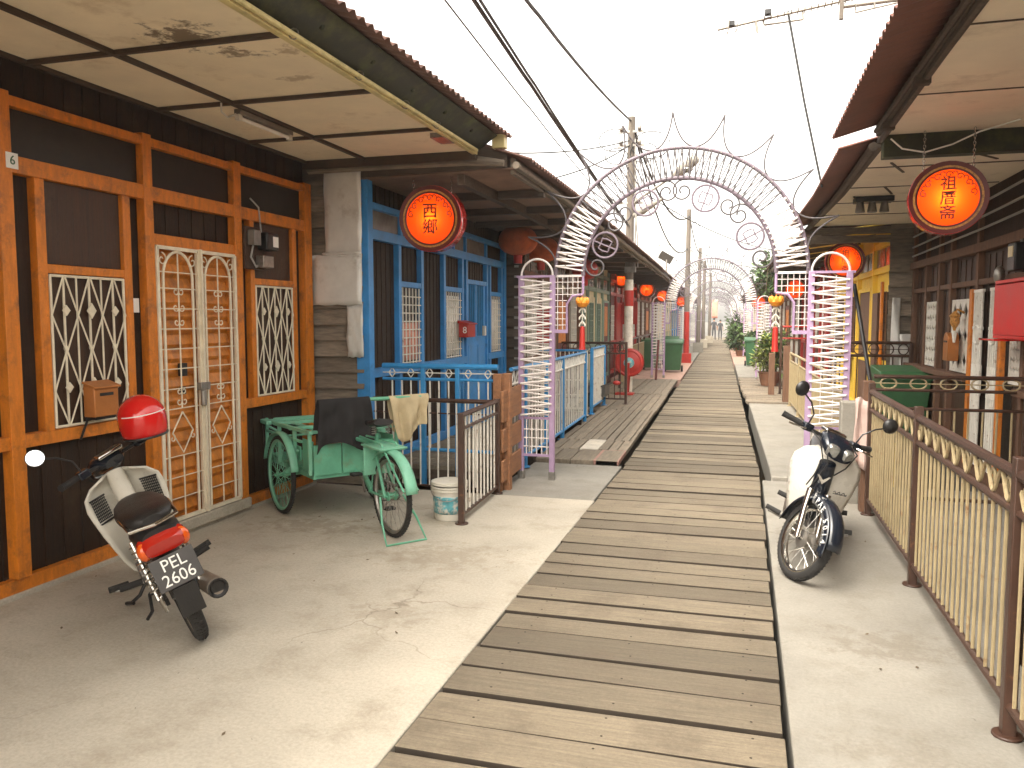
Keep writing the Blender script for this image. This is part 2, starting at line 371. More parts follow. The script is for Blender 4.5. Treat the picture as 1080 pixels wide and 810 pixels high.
def boards(name, x0, x1, y0, y1, w, across, matn, gap=.012, z=.0, skew=0., tint=None, jag=.009, nails=False):
    """decking: every board with its own width, slight tilt and frayed end"""
    m = MB(); rnd = random.Random(sum(map(ord, name)) + int(y0 * 7) + 3)
    a = y0 if across else x0; end = y1 if across else x1
    while a < end - .03:
        ww = w * rnd.uniform(.9, 1.12); b = min(a + ww, end)
        g = gap * rnd.uniform(.55, 1.5); dz = rnd.uniform(-.006, .006); tl = rnd.uniform(-.004, .004)
        j0, j1 = rnd.uniform(-jag, jag), rnd.uniform(-jag, jag); sk = rnd.uniform(-.006, .006) + skew
        if across:
            p = [(x0 + j0, a + sk), (x1 + j1, a - sk), (x1 + j1, b - g - sk), (x0 + j0, b - g + sk)]
        else:
            p = [(a, y0 + j0 * 3), (b - g, y0 + j0 * 3), (b - g + sk, y1 + j1 * 3), (a + sk, y1 + j1 * 3)]
        zz = [z + dz + tl, z + dz - tl, z + dz - tl * .5, z + dz + tl * .7]
        vs = [(q[0], q[1], h) for q, h in zip(p, zz)] + [(q[0], q[1], h - .055) for q, h in zip(p, zz)]
        fs = [(0, 1, 2, 3), (7, 6, 5, 4), (0, 4, 5, 1), (1, 5, 6, 2), (2, 6, 7, 3), (3, 7, 4, 0)]
        m.add(vs, fs)
        if nails:
            m.mi[-5:] = [1] * 5  # side and underside faces take the dark gap shade colour
            if a < 14:
                m.cur = 1
                for xs in (x0 + .2, x0 + .75, x1 - .14):
                    for f in (.22, .78):
                        if rnd.random() < .85:
                            xx, yy = xs + rnd.uniform(-.02, .02), a + (b - a) * f; zn = max(zz) + .0006
                            m.add([(xx + cos(k * pi / 3) * .006, yy + sin(k * pi / 3) * .006, zn) for k in range(6)], [tuple(range(6))])
                m.cur = 0
        a = b
    return m.build(name, matn, bevel=.004, smooth=0)
structure(boards('boardwalk', -1.265, .19, -1.5, 20, .245, True, ('plank', 'plank_shade_nail'), gap=.025, nails=True, z=.004))
structure(boards('boardwalk', -1.25, .19, 20, 76, .25, True, ('plank', 'plank_shade_nail'), gap=.025, nails=True, z=.004))
m = MB()
for x in (-1.05, -.5, .05): m.box(x - .06, x + .06, -1.5, 76, -.24, -.05)
for y in range(0, 76, 4):
    for x in (-1.1, .05): m.box(x - .08, x + .08, y - .08, y + .08, -1.6, -.24)
structure(m.build('walkway_support', 'old_board_dark'))
# left deck beyond the pale slab: lengthwise boards, first a row of short ends, one pink and one white
DL = [(-2.31, 9.7), (-2.02, 9.62), (-1.72, 9.7)]
rn = random.Random(5)
m = MB(); x = -2.32
for i, w in enumerate((.2, .22, .29, .27)):
    m.box(x, x + w - .015, 8.97, 9.72, -.02, .03 + rn.uniform(-.005, .005)); x += w
structure(m.build('wooden_deck', 'plank_far', bevel=.004))
m = MB(); m.box(-1.64, -1.345, 8.97, 9.75, -.02, .034); structure(m.build('wooden_deck', 'plank_pink', bevel=.004))
m = MB(); m.box(-1.93, -1.70, 9.75, 10.55, -.02, .037); structure(m.build('wooden_deck', 'plank_white', bevel=.004))
structure(boards('wooden_deck', -1.69, -1.33, 9.77, 10.55, .12, False, 'plank_far', z=.03, jag=.004))
structure(boards('wooden_deck', -2.32, -1.945, 9.74, 10.55, .13, False, 'plank_far', z=.03, jag=.004))
structure(boards('wooden_deck', -2.36, -1.33, 10.57, 14.3, .105, False, 'plank_far', z=.026, jag=.02))
structure(boards('wooden_deck', -2.9, -1.33, 14.33, 17.5, .13, False, 'plank_far', z=.022, jag=.02))
structure(boards('wooden_deck', -3.0, -1.32, 17.53, 22, .17, False, 'plank_far', z=.024, jag=.02))
m = MB(); m.box(-3.2, -1.29, 22.02, 31.9, -.2, .02); structure(m.build('pavement', 'pink_floor', bevel=.01))
m = MB(); m.box(-3.2, -1.29, 31.93, 50, -.2, .02); structure(m.build('pavement', 'concrete_pale', bevel=.01))
m = MB(); m.box(-3.2, -1.29, 50.03, 70, -.2, .02); structure(m.build('pavement', 'concrete', bevel=.01))
# right side beyond the raised slab
structure(boards('wooden_deck', .27, 2.2, 15.93, 17.8, .2, True, 'plank_far', z=.07, jag=.02))
structure(boards('wooden_deck', .25, 2.2, 17.82, 23.2, .21, True, 'plank_far', z=.03, jag=.03))
m = MB(); m.box(.24, 2.4, 23.25, 30, -.2, .05); structure(m.build('pavement', 'concrete_pale', bevel=.01))
m = MB(); m.box(.22, 2.4, 30.03, 66, -.2, .03); structure(m.build('pavement', 'pink_floor', bevel=.01))

# ------------------------------------------------------------------ helpers for house fronts
class Front:
    """coordinates on a house front: u along the jetty, v height, w outwards"""
    def __init__(s, x0, side): s.x0 = x0; s.k = 1 if side == 'L' else -1
    def p(s, u, v, w=0.): return V((s.x0 + s.k * w, u, v))
    def box(s, m, u0, u1, v0, v1, w0, w1):
        xa, xb = sorted((s.x0 + s.k * w0, s.x0 + s.k * w1)); m.box(xa, xb, u0, u1, v0, v1)
def corrugated(m, x_e, z_e, x_r, z_r, y0, y1, pitch=.11, amp=.018, sub=4, nx=4):
    n = int((y1 - y0) / pitch * sub); rows = []
    d = V((x_r - x_e, 0, z_r - z_e)).normalized(); nrm = V((-d.z, 0, d.x))
    if nrm.z < 0: nrm = -nrm
    for i in range(n + 1):
        y = y0 + (y1 - y0) * i / n; h = amp * sin(2 * pi * (y - y0) / pitch)
        rows.append([V((x_e + (x_r - x_e) * j / nx, y, z_e + (z_r - z_e) * j / nx)) + nrm * h for j in range(nx + 1)])
    m.grid(rows)
def diamond_grille(m, F, u0, u1, v0, v1, w, cols=3, r=.008):
    """wrought iron window grille: upright bars, tall crossing diamonds and small solid lozenges"""
    du = (u1 - u0) / cols; H = v1 - v0; P = F.p
    for a in (u0 + .004, u1 - .004): m.tube([P(a, v0, w), P(a, v1, w)], r * 1.2, 6)
    for b in (v0 + .004, v1 - .004): m.tube([P(u0, b, w), P(u1, b, w)], r * 1.2, 6)
    vq = [v0 + H * t for t in (0, .26, .5, .76, 1)]
    for c in range(cols):
        uc = u0 + du * (c + .5)
        m.tube([P(uc, v0, w), P(uc, v1, w)], r, 6)
        if c: m.tube([P(u0 + du * c, v0, w), P(u0 + du * c, v1, w)], r * .8, 6)
        for s_ in (-1, 1):
            m.tube([P(uc + s_ * du * .02, v1, w + .008), P(uc + s_ * du * .5, vq[3] - H * .02, w + .008), P(uc + s_ * du * .02, vq[2], w + .008),
                    P(uc + s_ * du * .5, vq[1] - H * .02, w + .008), P(uc, v0, w + .008)], r * .75, 5)
        big = 1.5 if c == cols // 2 else 1.
        for vv in (vq[3] + .01, vq[1]):
            hh, ww = .034 * big, .03 * min(big, 1.25)
            m.prism([P(uc - ww, vv, w + .012), P(uc, vv - hh, w + .012), P(uc + ww, vv, w + .012), P(uc, vv + hh, w + .012)], P(0, 0, .008) - P(0, 0, 0))
        m.ell(P(uc, vq[2] + H * .02, w), (.014, .014, .022), 8, 6)

# ------------------------------------------------------------------ house with orange frames (left, nearest)
X1 = -4.12
F1 = Front(X1, 'L')
h1 = thing('wooden_house', 'dark brown wooden house with orange frames and white diamond window grilles', 'house', (X1, 3.5, 0))
m = MB()
F1.box(m, -2.6, 7.0, .1, 3.3, -.10, -.04)
m.box(X1 - 4.2, X1 - .101, -2.6, 7.0, .1, 3.3)
for u in [i * .148 - 2.5 for i in range(64)]: F1.box(m, u, u + .008, .1, 3.15, -.041, -.032)
m.build('wall', 'brown_panel', h1)
m = MB()
for a, b in ((3.605, 3.70), (4.755, 4.845), (5.795, 5.895), (6.90, 7.03), (1.9, 2.03), (.5, .62)): F1.box(m, a, b, .112, 2.96, -.07, .035)
for a, b in ((3.86, 3.93), (4.565, 4.635), (6.03, 6.09), (6.70, 6.77)): F1.box(m, a, b, .96, 2.50, -.06, .018)
F1.box(m, -2.6, 7.028, 2.50, 2.60, -.06, .028); F1.box(m, -2.6, 7.028, 2.88, 2.94, -.06, .03)
F1.box(m, -2.6, 4.756, .885, .965, -.06, .024); F1.box(m, 5.894, 6.901, .885, .965, -.06, .024)
F1.box(m, 3.93, 4.565, 1.935, 1.99, -.06, .014); F1.box(m, 6.09, 6.70, 1.955, 2.01, -.06, .014)
F1.box(m, 4.844, 5.796, 2.19, 2.27, -.06, .02)
F1.box(m, -2.6, 4.80, .02, .112, -.06, .012); F1.box(m, 5.86, 7.0, .02, .112, -.06, .012)
m.build('frame', 'orange_paint', h1, bevel=.004)
m = MB(); F1.box(m, -2.6, 7.05, -.02, .03, -.06, .03); F1.box(m, 4.78, 5.9, .03, .12, -.09, .06)
m.build('threshold', 'concrete', h1, bevel=.01)
for (a, b, t) in ((3.93, 4.565, 1.935), (6.09, 6.70, 1.955)):
    m = MB(); F1.box(m, a + .002, b - .002, .966, t - .002, -.038, -.012)
    w = m.build('window', 'brown_panel_warm', h1)
    m = MB(); diamond_grille(m, F1, a + .012, b - .012, .975, t - .01, .012); m.build('grille', 'white_iron', w)
    m = MB(); F1.box(m, a + .002, b - .002, t + .06, 2.498, -.038, -.015); m.build('upper_panel', 'brown_panel_warm', w)
for (a, b) in ((3.702, 4.753), (4.847, 5.793), (5.897, 6.898)):
    m = MB(); F1.box(m, a, b, 2.602, 2.878, -.038, -.02); m.build('transom_panel', 'dark_glass', h1)
# door: two louvred leaves behind a white iron gate
D0, D1 = 4.85, 5.79; DM = (D0 + D1) / 2
dr = MB(); F1.box(dr, D0, D1, .125, 2.185, -.05, -.03)
for k in range(19):
    z = .16 + k * .106
    for a, b in ((D0 + .06, DM - .04), (DM + .04, D1 - .06)):
        dr.add([F1.p(a, z, -.028), F1.p(b, z, -.028), F1.p(b, z + .03, -.006), F1.p(a, z + .03, -.006), F1.p(b, z + .1, -.026), F1.p(a, z + .1, -.026)], [(0, 1, 2, 3), (3, 2, 4, 5)])
for a, b in ((D0, D0 + .06), (DM - .04, DM - .002), (DM + .002, DM + .04), (D1 - .06, D1)): F1.box(dr, a, b, .125, 2.185, -.031, -.004)
door = dr.build('door', 'varnished_wood', h1)
g = MB(); P = F1.p; W = .03
def bar(m, pts, r=.008, n=6): m.tube([P(*q, W) for q in pts], r, n)
for a, b in ((D0 + .012, DM - .012), (DM + .012, D1 - .012)):
    for (p, q) in (((a, .14), (a, 2.175)), ((b, .14), (b, 2.175)), ((a, .14), (b, .14)), ((a, 2.175), (b, 2.175))): g.beam(P(*p, W), P(*q, W), .026, .026)
    i0, i1 = a + .062, b - .062; c = (a + b) / 2; rr = (i1 - i0) / 2
    bar(g, [(i0, .15)] + [(c - cos(t) * rr, 1.96 + sin(t) * rr * 1.2) for t in [pi * k / 12 for k in range(13)]] + [(i1, .15)], .011)
    bar(g, [(c, 2.14), (c, .98)], .006); bar(g, [(c, .62), (c, .15)], .006)
    for z in (.3, .46, .62, .98, 1.13, 1.28, 1.43, 1.58, 1.73, 1.88, 2.0): bar(g, [(a, z), (b, z)], .0045, 5)
    bar(g, [(c, .95), (c + .115, .8), (c, .64), (c - .115, .8), (c, .95)], .006)
    for (zc, rr2) in ((1.86, .03), (1.74, .036), (1.63, .03), (1.03, .03), (1.11, .026)):
        for s_ in (-1, 1): g.tube([F1.p(0, 0, W) + V((0, q.y, q.z)) - V((0, 0, 0)) for q in spiral((0, c + s_ * rr2, zc), rr2, .008, 90 - s_ * 90 + 180, 90 - s_ * 90 + 180 + s_ * 330, 12, 'yz')], .0045, 5)
    for s_ in (-1, 1):
        g.tube([F1.p(0, 0, W) + q for q in spiral((0, c + s_ * (rr + .006), 2.09), .05, .008, 90, 90 + s_ * 420, 16, 'yz')], .005, 5)
        g.tube([F1.p(0, 0, W) + q for q in spiral((0, c + s_ * .115, .76), .032, .008, 90, 90 + s_ * 330, 12, 'yz')], .0045, 5)
g.beam(P(DM, .13, W + .012), P(DM, 2.19, W + .012), .05, .02)
gate = g.build('gate', 'white_iron', door)
m = MB(); m.box(X1 + .03, X1 + .075, DM - .06, DM + .05, 1.10, 1.16); m.tube([P(DM - .03, 1.1, .07), P(DM - .03, .98, .07)], .022, 8); m.build('handle', 'steel', door, bevel=.004)
m = MB(); F1.box(m, DM - .23, DM - .16, 1.22, 1.32, -.004, .03); F1.box(m, DM - .22, DM - .17, 1.08, 1.14, -.004, .02); m.build_each('lock', 'black_plastic', door, bevel=.004)
# canopy
m = MB(); m.box(X1 - .02, -2.375, -2.6, 6.95, 3.17, 3.185); cp = m.build('ceiling', 'ceiling_board', h1)
m = MB()
for x in (-3.47, -4.09): m.box(x - .018, x + .018, -2.6, 6.94, 3.142, 3.1695)
for y in (-.5, .58, 1.66, 2.75, 3.84, 4.93, 6.03): m.box(X1, -2.39, y - .018, y + .018, 3.144, 3.1693)
m.box(X1, -2.36, 6.94, 7.0, 3.09, 3.2)
m.build_each('batten', 'batten', h1, bevel=.003)
m = MB(); m.box(-2.395, -2.35, -2.6, 6.97, 3.135, 3.18); m.tube([(-2.335, -2.6, 3.16), (-2.335, 6.9, 3.16)], .016, 8); m.build('edge_trim', 'cream_trim', h1, bevel=.003)
m = MB(); m.add([(-2.35, -2.6, 3.18), (-2.35, 6.98, 3.18), (-2.17, 6.98, 3.30), (-2.17, -2.6, 3.30)], [(0, 1, 2, 3)])
m.add([(-2.345, -2.6, 3.165), (-2.345, 6.98, 3.165), (-2.345, 6.98, 3.3), (-2.345, -2.6, 3.3)], [(0, 1, 2, 3)])
for y in [i * .62 + .3 for i in range(11)]: m.ell((-2.25, y, 3.243), (.014, .014, .014), 6, 4)
m.build('fascia', 'fascia_dark', h1, solid=.012)
m = MB()
for y in (3.85, 4.6, 5.3, 5.9): m.tube(arc((-2.32, y, 3.155), .028, 0, 300, 10, 'xz'), .004, 5)
m.box(-2.5, -2.38, 6.2, 6.45, 3.13, 3.168)
m.build_each('bracket', 'steel', h1)
m = MB(); corrugated(m, -2.06, 3.30, -5.4, 4.35, -2.6, 7.12); m.build('roof', 'rust_roof', h1, solid=.006)
m = MB(); m.box(-2.22, -2.10, 6.98, 7.08, 3.19, 3.31); m.build('end_block', 'cream_trim', h1, bevel=.006)
# small plates
m = MB(); F1.box(m, 3.655, 3.735, 2.52, 2.61, .036, .042)
npl = m.build('number_plate', 'plate_white', h1, bevel=.002)
RL = Matrix(((0, 0, 1, 0), (1, 0, 0, 0), (0, 1, 0, 0), (0, 0, 0, 1)))     # text facing +x, reading along +y
text_part('6', .075, 'green_plastic', npl, Matrix.Translation((X1 + .0435, 3.695, 2.565)) @ RL, 'number', .0015)
m = MB(); F1.box(m, 4.67, 4.73, 1.70, 1.80, -.03, -.02); m.build('notice', 'plate_white', h1)

# things fixed to the orange house
t = thing('letter_box', 'orange metal letter box hooked on the white window grille', 'letter box', (X1 + .06, 4.26, 1.0))
m = MB(); x0, x1 = X1 + .035, X1 + .125
m.prism([(x0, 4.14, 1.02), (x1, 4.14, 1.02), (x1, 4.14, 1.205), (x0, 4.14, 1.235)], (0, .205, 0)); m.build('box', 'mail_orange', t, bevel=.006)
m = MB(); m.prism([(x0, 4.13, 1.238), (x1 + .015, 4.13, 1.204), (x1 + .015, 4.13, 1.216), (x0, 4.13, 1.252)], (0, .225, 0)); m.build('lid', 'mail_orange', t, bevel=.003)
m = MB(); m.box(x1 + .0005, x1 + .002, 4.185, 4.30, 1.155, 1.175); m.build('slot', 'black_plastic', t)
m = MB(); m.box(X1 + .02, x0 + .07, 4.16, 4.33, 1.0, 1.019); m.tube([(x0 + .03, 4.14, 1.01), (X1 + .04, 4.10, .88)], .008, 6); m.build('bracket', 'black_plastic', t)
t = thing('electric_meter', 'small black and grey electric meter boxes beside the white door gate', 'electric meter', (X1 + .05, 6.05, 2.2))
m = MB(); m.box(X1 + .036, X1 + .06, 5.9, 6.26, 2.08, 2.44); m.build('board', 'brown_panel_warm', t, bevel=.003)
m = MB(); m.box(X1 + .06, X1 + .16, 6.07, 6.25, 2.25, 2.40); mt = m.build('meter', 'black_plastic', t, bevel=.012)
m = MB(); m.box(X1 + .1605, X1 + .163, 6.16, 6.24, 2.28, 2.37); m.build('dial', 'plate_white', mt)
m = MB(); m.box(X1 + .06, X1 + .13, 5.93, 6.03, 2.28, 2.41); m.build('switch', 'grey_glass', t, bevel=.006)
m = MB(); m.box(X1 + .06, X1 + .14, 6.04, 6.2, 2.1, 2.2); m.build('fuse', 'steel', t, bevel=.006)
m = MB(); m.tube([(X1 + .08, 5.98, 2.28), (X1 + .09, 5.93, 2.18), (X1 + .08, 6.02, 2.1), (X1 + .08, 6.05, 2.12)], .009, 6)
m.tube([(X1 + .07, 6.12, 2.4), (X1 + .05, 6.12, 2.62), (X1 + .05, 6.0, 2.68)], .008, 6); m.build('cable', 'wire_grey', t)
t = thing('fluorescent_lamp', 'unlit fluorescent tube fixed to the batten of the stained ceiling', 'ceiling lamp', (-3.5, 5.4, 3.1))
m = MB(); m.box(-3.52, -3.47, 5.02, 5.72, 3.105, 3.142); m.build('housing', 'aluminium', t, bevel=.004)
m = MB(); m.tube([(-3.495, 5.06, 3.085), (-3.495, 5.68, 3.085)], .014, 8); m.build('tube', 'tube_white', t)
m = MB()
for y in (5.04, 5.70): m.box(-3.512, -3.478, y - .02, y + .02, 3.066, 3.106)
m.tube([(-3.5, 4.85, 3.14), (-3.5, 4.85, 3.08), (-3.5, 4.92, 3.06), (-3.49, 5.0, 3.1)], .007, 6); m.build('socket', 'plastic_white', t)

# ------------------------------------------------------------------ blue house
X2 = -3.55
F2 = Front(X2, 'L')
h2 = thing('wooden_house', 'bright blue framed wooden house with white lattice windows and a blue door', 'house', (X2, 7.1, 0))
m = MB(); F2.box(m, 7.18, 12.0, -1.35, .149, -.2, -.045); m.box(-8, -2.3, 12.02, 12.06, -1.35, .1); F2.box(m, 7.18, 12.0, .15, 3.15, -.1, -.04); m.box(-8, X2 - .101, 7.18, 12.0, .15, 3.15)
for u in [7.2 + i * .11 for i in range(44)]: F2.box(m, u, u + .007, .2, 3.1, -.041, -.034)
m.build('wall', 'brown_panel', h2)
m = MB(); F2.box(m, 7.09, 7.20, .12, 3.08, -.1, .04)
for u in (7.88, 8.5, 9.22, 9.93, 10.1, 11.06, 11.22, 11.85): F2.box(m, u - .035, u + .035, .15, 2.5, -.06, .02)
F2.box(m, 11.93, 12.03, .12, 3.08, -.1, .04)
for u in (7.95, 8.75, 9.6, 10.1, 11.06): F2.box(m, u - .03, u + .03, 2.5, 2.76, -.06, .012)
F2.box(m, 7.2, 11.93, 2.44, 2.54, -.06, .026); F2.box(m, 7.2, 11.93, 2.74, 2.80, -.06, .026); F2.box(m, 7.2, 10.07, 1.07, 1.16, -.06, .03); F2.box(m, 11.1, 11.93, 1.07, 1.16, -.06, .03)
for a, b, z in ((7.915, 8.465, 2.0), (9.255, 9.895, 2.0), (10.135, 11.025, 2.13), (11.255, 11.815, 2.0)): F2.box(m, a, b, z, z + .06, -.06, .016)
F2.box(m, 7.2, 11.93, .17, .27, -.06, .02)
m.build('frame', 'blue_paint', h2, bevel=.004)
for a, b in ((7.21, 7.915), (7.985, 8.715), (8.785, 9.565), (9.635, 10.065), (10.135, 11.02)):
    m = MB(); F2.box(m, a, b, 2.545, 2.735, -.038, -.02); m.build('transom_panel', 'grey_glass', h2)
for a, b, mm in ((7.915, 8.465, 'paper_pink'), (9.255, 9.895, 'tube_white'), (11.255, 11.815, 'tube_white')):
    m = MB(); F2.box(m, a, b, 1.161, 1.999, -.038, -.03); w = m.build('window', 'dark_glass', h2)
    m = MB(); n = 10                                   # curtain behind the lattice
    rows = [[F2.p(a + .02 + (b - a - .04) * k / 24, v, -.022 + .006 * sin(k * 1.3)) for k in range(25)] for v in ((1.2, 1.62) if mm == 'paper_pink' else (1.2, 1.95))]
    m.grid(rows); m.build('curtain', mm, w, solid=.003)
    m = MB()
    k = 0; v = 1.18
    while v < 1.99: m.beam(F2.p(a, v, .004), F2.p(b, v, .004), .012, .012); v += .09
    u = a + .05
    while u < b: m.beam(F2.p(u, 1.165, .006), F2.p(u, 1.995, .006), .012, .012); u += .09
    m.build('grille', 'white_rail', w)
m = MB(); F2.box(m, 10.135, 11.025, .2, 1.42, -.05, -.005); F2.box(m, 10.135, 10.23, 1.42, 2.13, -.05, -.005); F2.box(m, 10.93, 11.025, 1.42, 2.13, -.05, -.005); F2.box(m, 10.55, 10.61, 1.42, 2.13, -.05, -.006)
F2.box(m, 10.2, 10.52, .35, 1.3, -.005, .004); F2.box(m, 10.64, 10.96, .35, 1.3, -.005, .004)
d2 = m.build('door', 'blue_paint', h2, bevel=.004)
m = MB(); F2.box(m, 10.231, 10.929, 1.42, 2.13, -.06, -.052); m.build('pane', 'maroon_wall', d2)
m = MB()
for k in range(9): u = 10.27 + k * .083; m.tube([F2.p(u, 1.42, -.02), F2.p(u, 2.13, -.02)], .011, 6)
m.build('grille', 'blue_rail', d2)
m = MB(); F2.box(m, 10.86, 10.93, 1.42, 1.56, -.004, .04); m.build('lock', 'white_rail', d2, bevel=.006)
m = MB(); yb = 7.1                                     # weatherboarded end wall, boards lapped
z = .02; rn = random.Random(3)
while z < 3.12:
    a = rn.uniform(-.004, .01); mm = rn.uniform(.9, 1.0)
    m.add([(X1 - .1, yb - .022 - a, z), (X2 - .02, yb - .022 - a, z + rn.uniform(-.006, .006)), (X2 - .02, yb + .03, z + .185), (X1 - .1, yb + .03, z + .185), (X1 - .1, yb + .02, z), (X2 - .02, yb + .02, z)],
          [(0, 1, 2, 3), (0, 4, 5, 1)]); z += .158
m.build('side_wall', 'old_board', h2, smooth=0)
for (a, b, z0, z1, dy) in ((-3.955, -3.56, 2.27, 3.12, .03), (-4.10, -3.56, 1.79, 2.275, .036), (-3.73, -3.56, 1.28, 1.80, .03), (-3.98, -3.56, 2.255, 2.30, .041)):
    rows = []
    for i in range(9):
        zz = z0 + (z1 - z0) * i / 8
        rows.append([(a + (b - a) * k / 8 + (.006 * sin(i * 1.7) if k == 0 else 0), yb - dy - .014 - .010 * sin(i * 1.1 + k * .7 + a * 9) * sin(k * .9 + i * .35) - .003 * ((i * 7 + k * 5) % 3), zz + (.006 * sin(k * 1.9) if i in (0, 8) else 0)) for k in range(9)])
    m = MB(); m.grid(rows); m.build('metal_sheet', 'galvanised', h2, solid=.003)
m = MB(); m.tube([(-4.1, 7.02, 3.11), (-3.2, 7.03, 3.12), (-2.5, 7.03, 3.11), (-2.12, 7.03, 3.06)], [.055, .06, .055, .03], 8); m.build('beam', 'old_board', h2)
m = MB(); m.prism([(-5.0, 7.06, 2.99), (-2.1, 7.06, 3.03), (-2.1, 7.06, 3.14), (-5.0, 7.06, 4.1)], (0, .02, 0)); m.build('gable_board', 'old_board_dark', h2)
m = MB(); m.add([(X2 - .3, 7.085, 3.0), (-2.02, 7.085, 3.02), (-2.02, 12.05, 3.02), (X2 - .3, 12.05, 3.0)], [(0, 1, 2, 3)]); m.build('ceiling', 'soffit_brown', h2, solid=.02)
m = MB()
for y in (8.2, 9.4, 10.6, 11.8): m.box(X2, -2.03, y - .04, y + .04, 2.92, 3.0)
m.box(-2.6, -2.53, 7.12, 12.05, 2.90, 2.999)
m.build_each('rafter', 'old_board_dark', h2)
m = MB(); m.box(-2.08, -2.03, 7.1, 12.05, 2.97, 3.12); m.tube([(-2.0, 7.0, 3.03), (-2.0, 12, 3.0)], .035, 8); m.build('fascia', 'old_board', h2, bevel=.004)
m = MB(); corrugated(m, -1.86, 3.07, -5.4, 4.3, 7.0, 12.1); m.build('roof', 'rust_roof', h2, solid=.006)
vd = boards('veranda_deck', -3.5, -2.36, 7.38, 12.4, .14, True, 'plank_far', z=.19, jag=.01); vd.parent = h2; vd.location = -ORG[h2]
m = MB()
for y in (7.42, 9.2, 11): m.box(-3.5, -2.4, y - .05, y + .05, .05, .148)
for x in (-3.4, -2.9, -2.45):
    for y in (7.45, 9.2, 11, 12.3): m.box(x - .06, x + .06, y - .06, y + .06, -1.5, .05)
m.build_each('joist', 'old_board_dark', h2)
# ------------------------------------------------------------------ the other houses
def side_boards(m, xa, xb, y, z0, z1, step=.16, seed=1):
    rn = random.Random(seed); z = z0
    while z < z1:
        e = rn.uniform(-.005, .005)
        m.add([(xa, y - .03, z), (xb, y - .03, z + e), (xb, y + .03, z + step + .025), (xa, y + .03, z + step + .025), (xa, y + .02, z), (xb, y + .02, z)], [(0, 1, 2, 3), (0, 4, 5, 1)]); z += step
def row_house(side, x0, y0, y1, wall, frame, label, bays, eave=1.95, ze=3.04, soffit='soffit_brown', roofm='rust_roof', transom='grey_glass', floor=.1, windowm='white_rail', doorbay=None, doorm='maroon_wall', strips=False, sidem='old_board_dark', sill=1.05):
    """a timber house front with posts, rails, lattice windows, door, eaves and a corrugated roof"""
    k = 1 if side == 'L' else -1
    F = Front(x0, side)
    h = thing('wooden_house', label, 'house', (x0, y0, 0))
    m = MB(); n = max(2, int((y1 - y0) / 2.5))
    for i in range(n):
        a = y0 + (y1 - y0) * i / n; b = y0 + (y1 - y0) * (i + 1) / n
        F.box(m, a, b, -1.35, 3.2, -.12, -.04)
    if strips:
        u = y0 + .05; rn = random.Random(int(y0))
        while u < y1 - .3:
            w = .26 * rn.uniform(.8, 1.2); F.box(m, u, u + w - .03, floor + .1, 2.2, -.041, -.012 + rn.uniform(-.006, .006)); u += w
    m.build('wall', wall, h)
    m = MB(); xa, xb = sorted((x0 - k * .13, x0 - k * 4)); m.box(xa, xb, y0, y1, floor, 3.1); m.build('house_body', 'old_board_dark', h)
    m = MB(); nb = bays; bw = (y1 - y0) / nb
    for i in range(nb + 1):
        u = y0 + bw * i; F.box(m, max(y0, u - .05), min(y1, u + .05), floor, 2.95, -.05, .03)
    for v in ((floor, floor + .1), (2.34, 2.43), (2.72, 2.8)): F.box(m, y0 + .01, y1 - .01, v[0], v[1], -.05, .022)
    F.box(m, y0 + .01, y1 - .01, sill - .08, sill, -.05, .02)
    m.build('frame', frame, h)
    m = MB()
    for i in range(nb * 2): F.box(m, y0 + bw * i / 2 + .06, y0 + bw * (i + 1) / 2 - .06, 2.43, 2.72, -.045, -.02)
    m.build('transom_panel', transom, h)
    for i in range(nb):
        a, b = y0 + bw * i, y0 + bw * (i + 1)
        if doorbay == i:
            m = MB(); F.box(m, a + .2, b - .2, floor + .1, 2.1, -.03, .004); dd = m.build('door', doorm, h)
            m = MB(); F.box(m, a + .3, b - .3, 1.2, 2.0, .004, .01)
            m.build('door_panel', 'orange_paint' if doorm == 'maroon_wall' else doorm, dd)
            m = MB()
            for uu in (a + .16, b - .2): F.box(m, uu, uu + .05, floor + .1, 2.16, -.04, .024)
            F.box(m, a + .16, b - .15, 2.1, 2.16, -.04, .025); m.build('door_frame', frame, dd)
        else:
            m = MB(); ua, ub = a + bw * .28, b - bw * .28; F.box(m, ua, ub, sill, 2.05, -.04, -.008); w = m.build('window', 'dark_glass', h)
            m = MB(); uu = ua
            while uu <= ub + .001: m.beam(F.p(uu, sill, .004), F.p(uu, 2.05, .004), .016, .016); uu += max(.1, (ub - ua) / 9)
            for q in range(8): vv = sill + (2.05 - sill) * q / 7; m.beam(F.p(ua, vv, .006), F.p(ub, vv, .006), .016, .016)
            m.build('grille', windowm, w)
    xe = -eave if side == 'L' else eave
    m = MB(); xi = x0 - k * .2
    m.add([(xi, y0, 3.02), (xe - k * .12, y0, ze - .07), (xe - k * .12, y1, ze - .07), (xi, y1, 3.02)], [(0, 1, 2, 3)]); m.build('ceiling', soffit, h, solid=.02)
    m = MB(); n = int((y1 - y0) / 1.3)
    for i in range(n + 1):
        yy = y0 + .05 + (y1 - y0 - .1) * i / n
        m.beam((x0, yy, 2.97), (xe - k * .13, yy, ze - .12), .06, .08)
    m.build_each('rafter', 'old_board_dark', h)
    m = MB(); m.beam((xe - k * .12, y0, ze - .05), (xe - k * .12, y1, ze - .05), .04, .13); m.tube([(xe - k * .06, y0, ze - .05), (xe - k * .06, y1, ze - .06)], .04, 8); m.build('fascia', 'old_board', h)
    m = MB(); corrugated(m, xe + k * .06, ze, x0 - k * 1.9, ze + 1.25, y0 - .05, y1 + .05, pitch=.13, amp=.02, sub=3, nx=2); m.build('roof', roofm, h, solid=.008)
    m = MB(); xa, xb = sorted((x0 + k * .05, x0 - k * .6)); side_boards(m, xa, xb, y0 - .01, floor, 3.0, seed=int(y0)); m.build('side_wall', sidem, h, smooth=0)
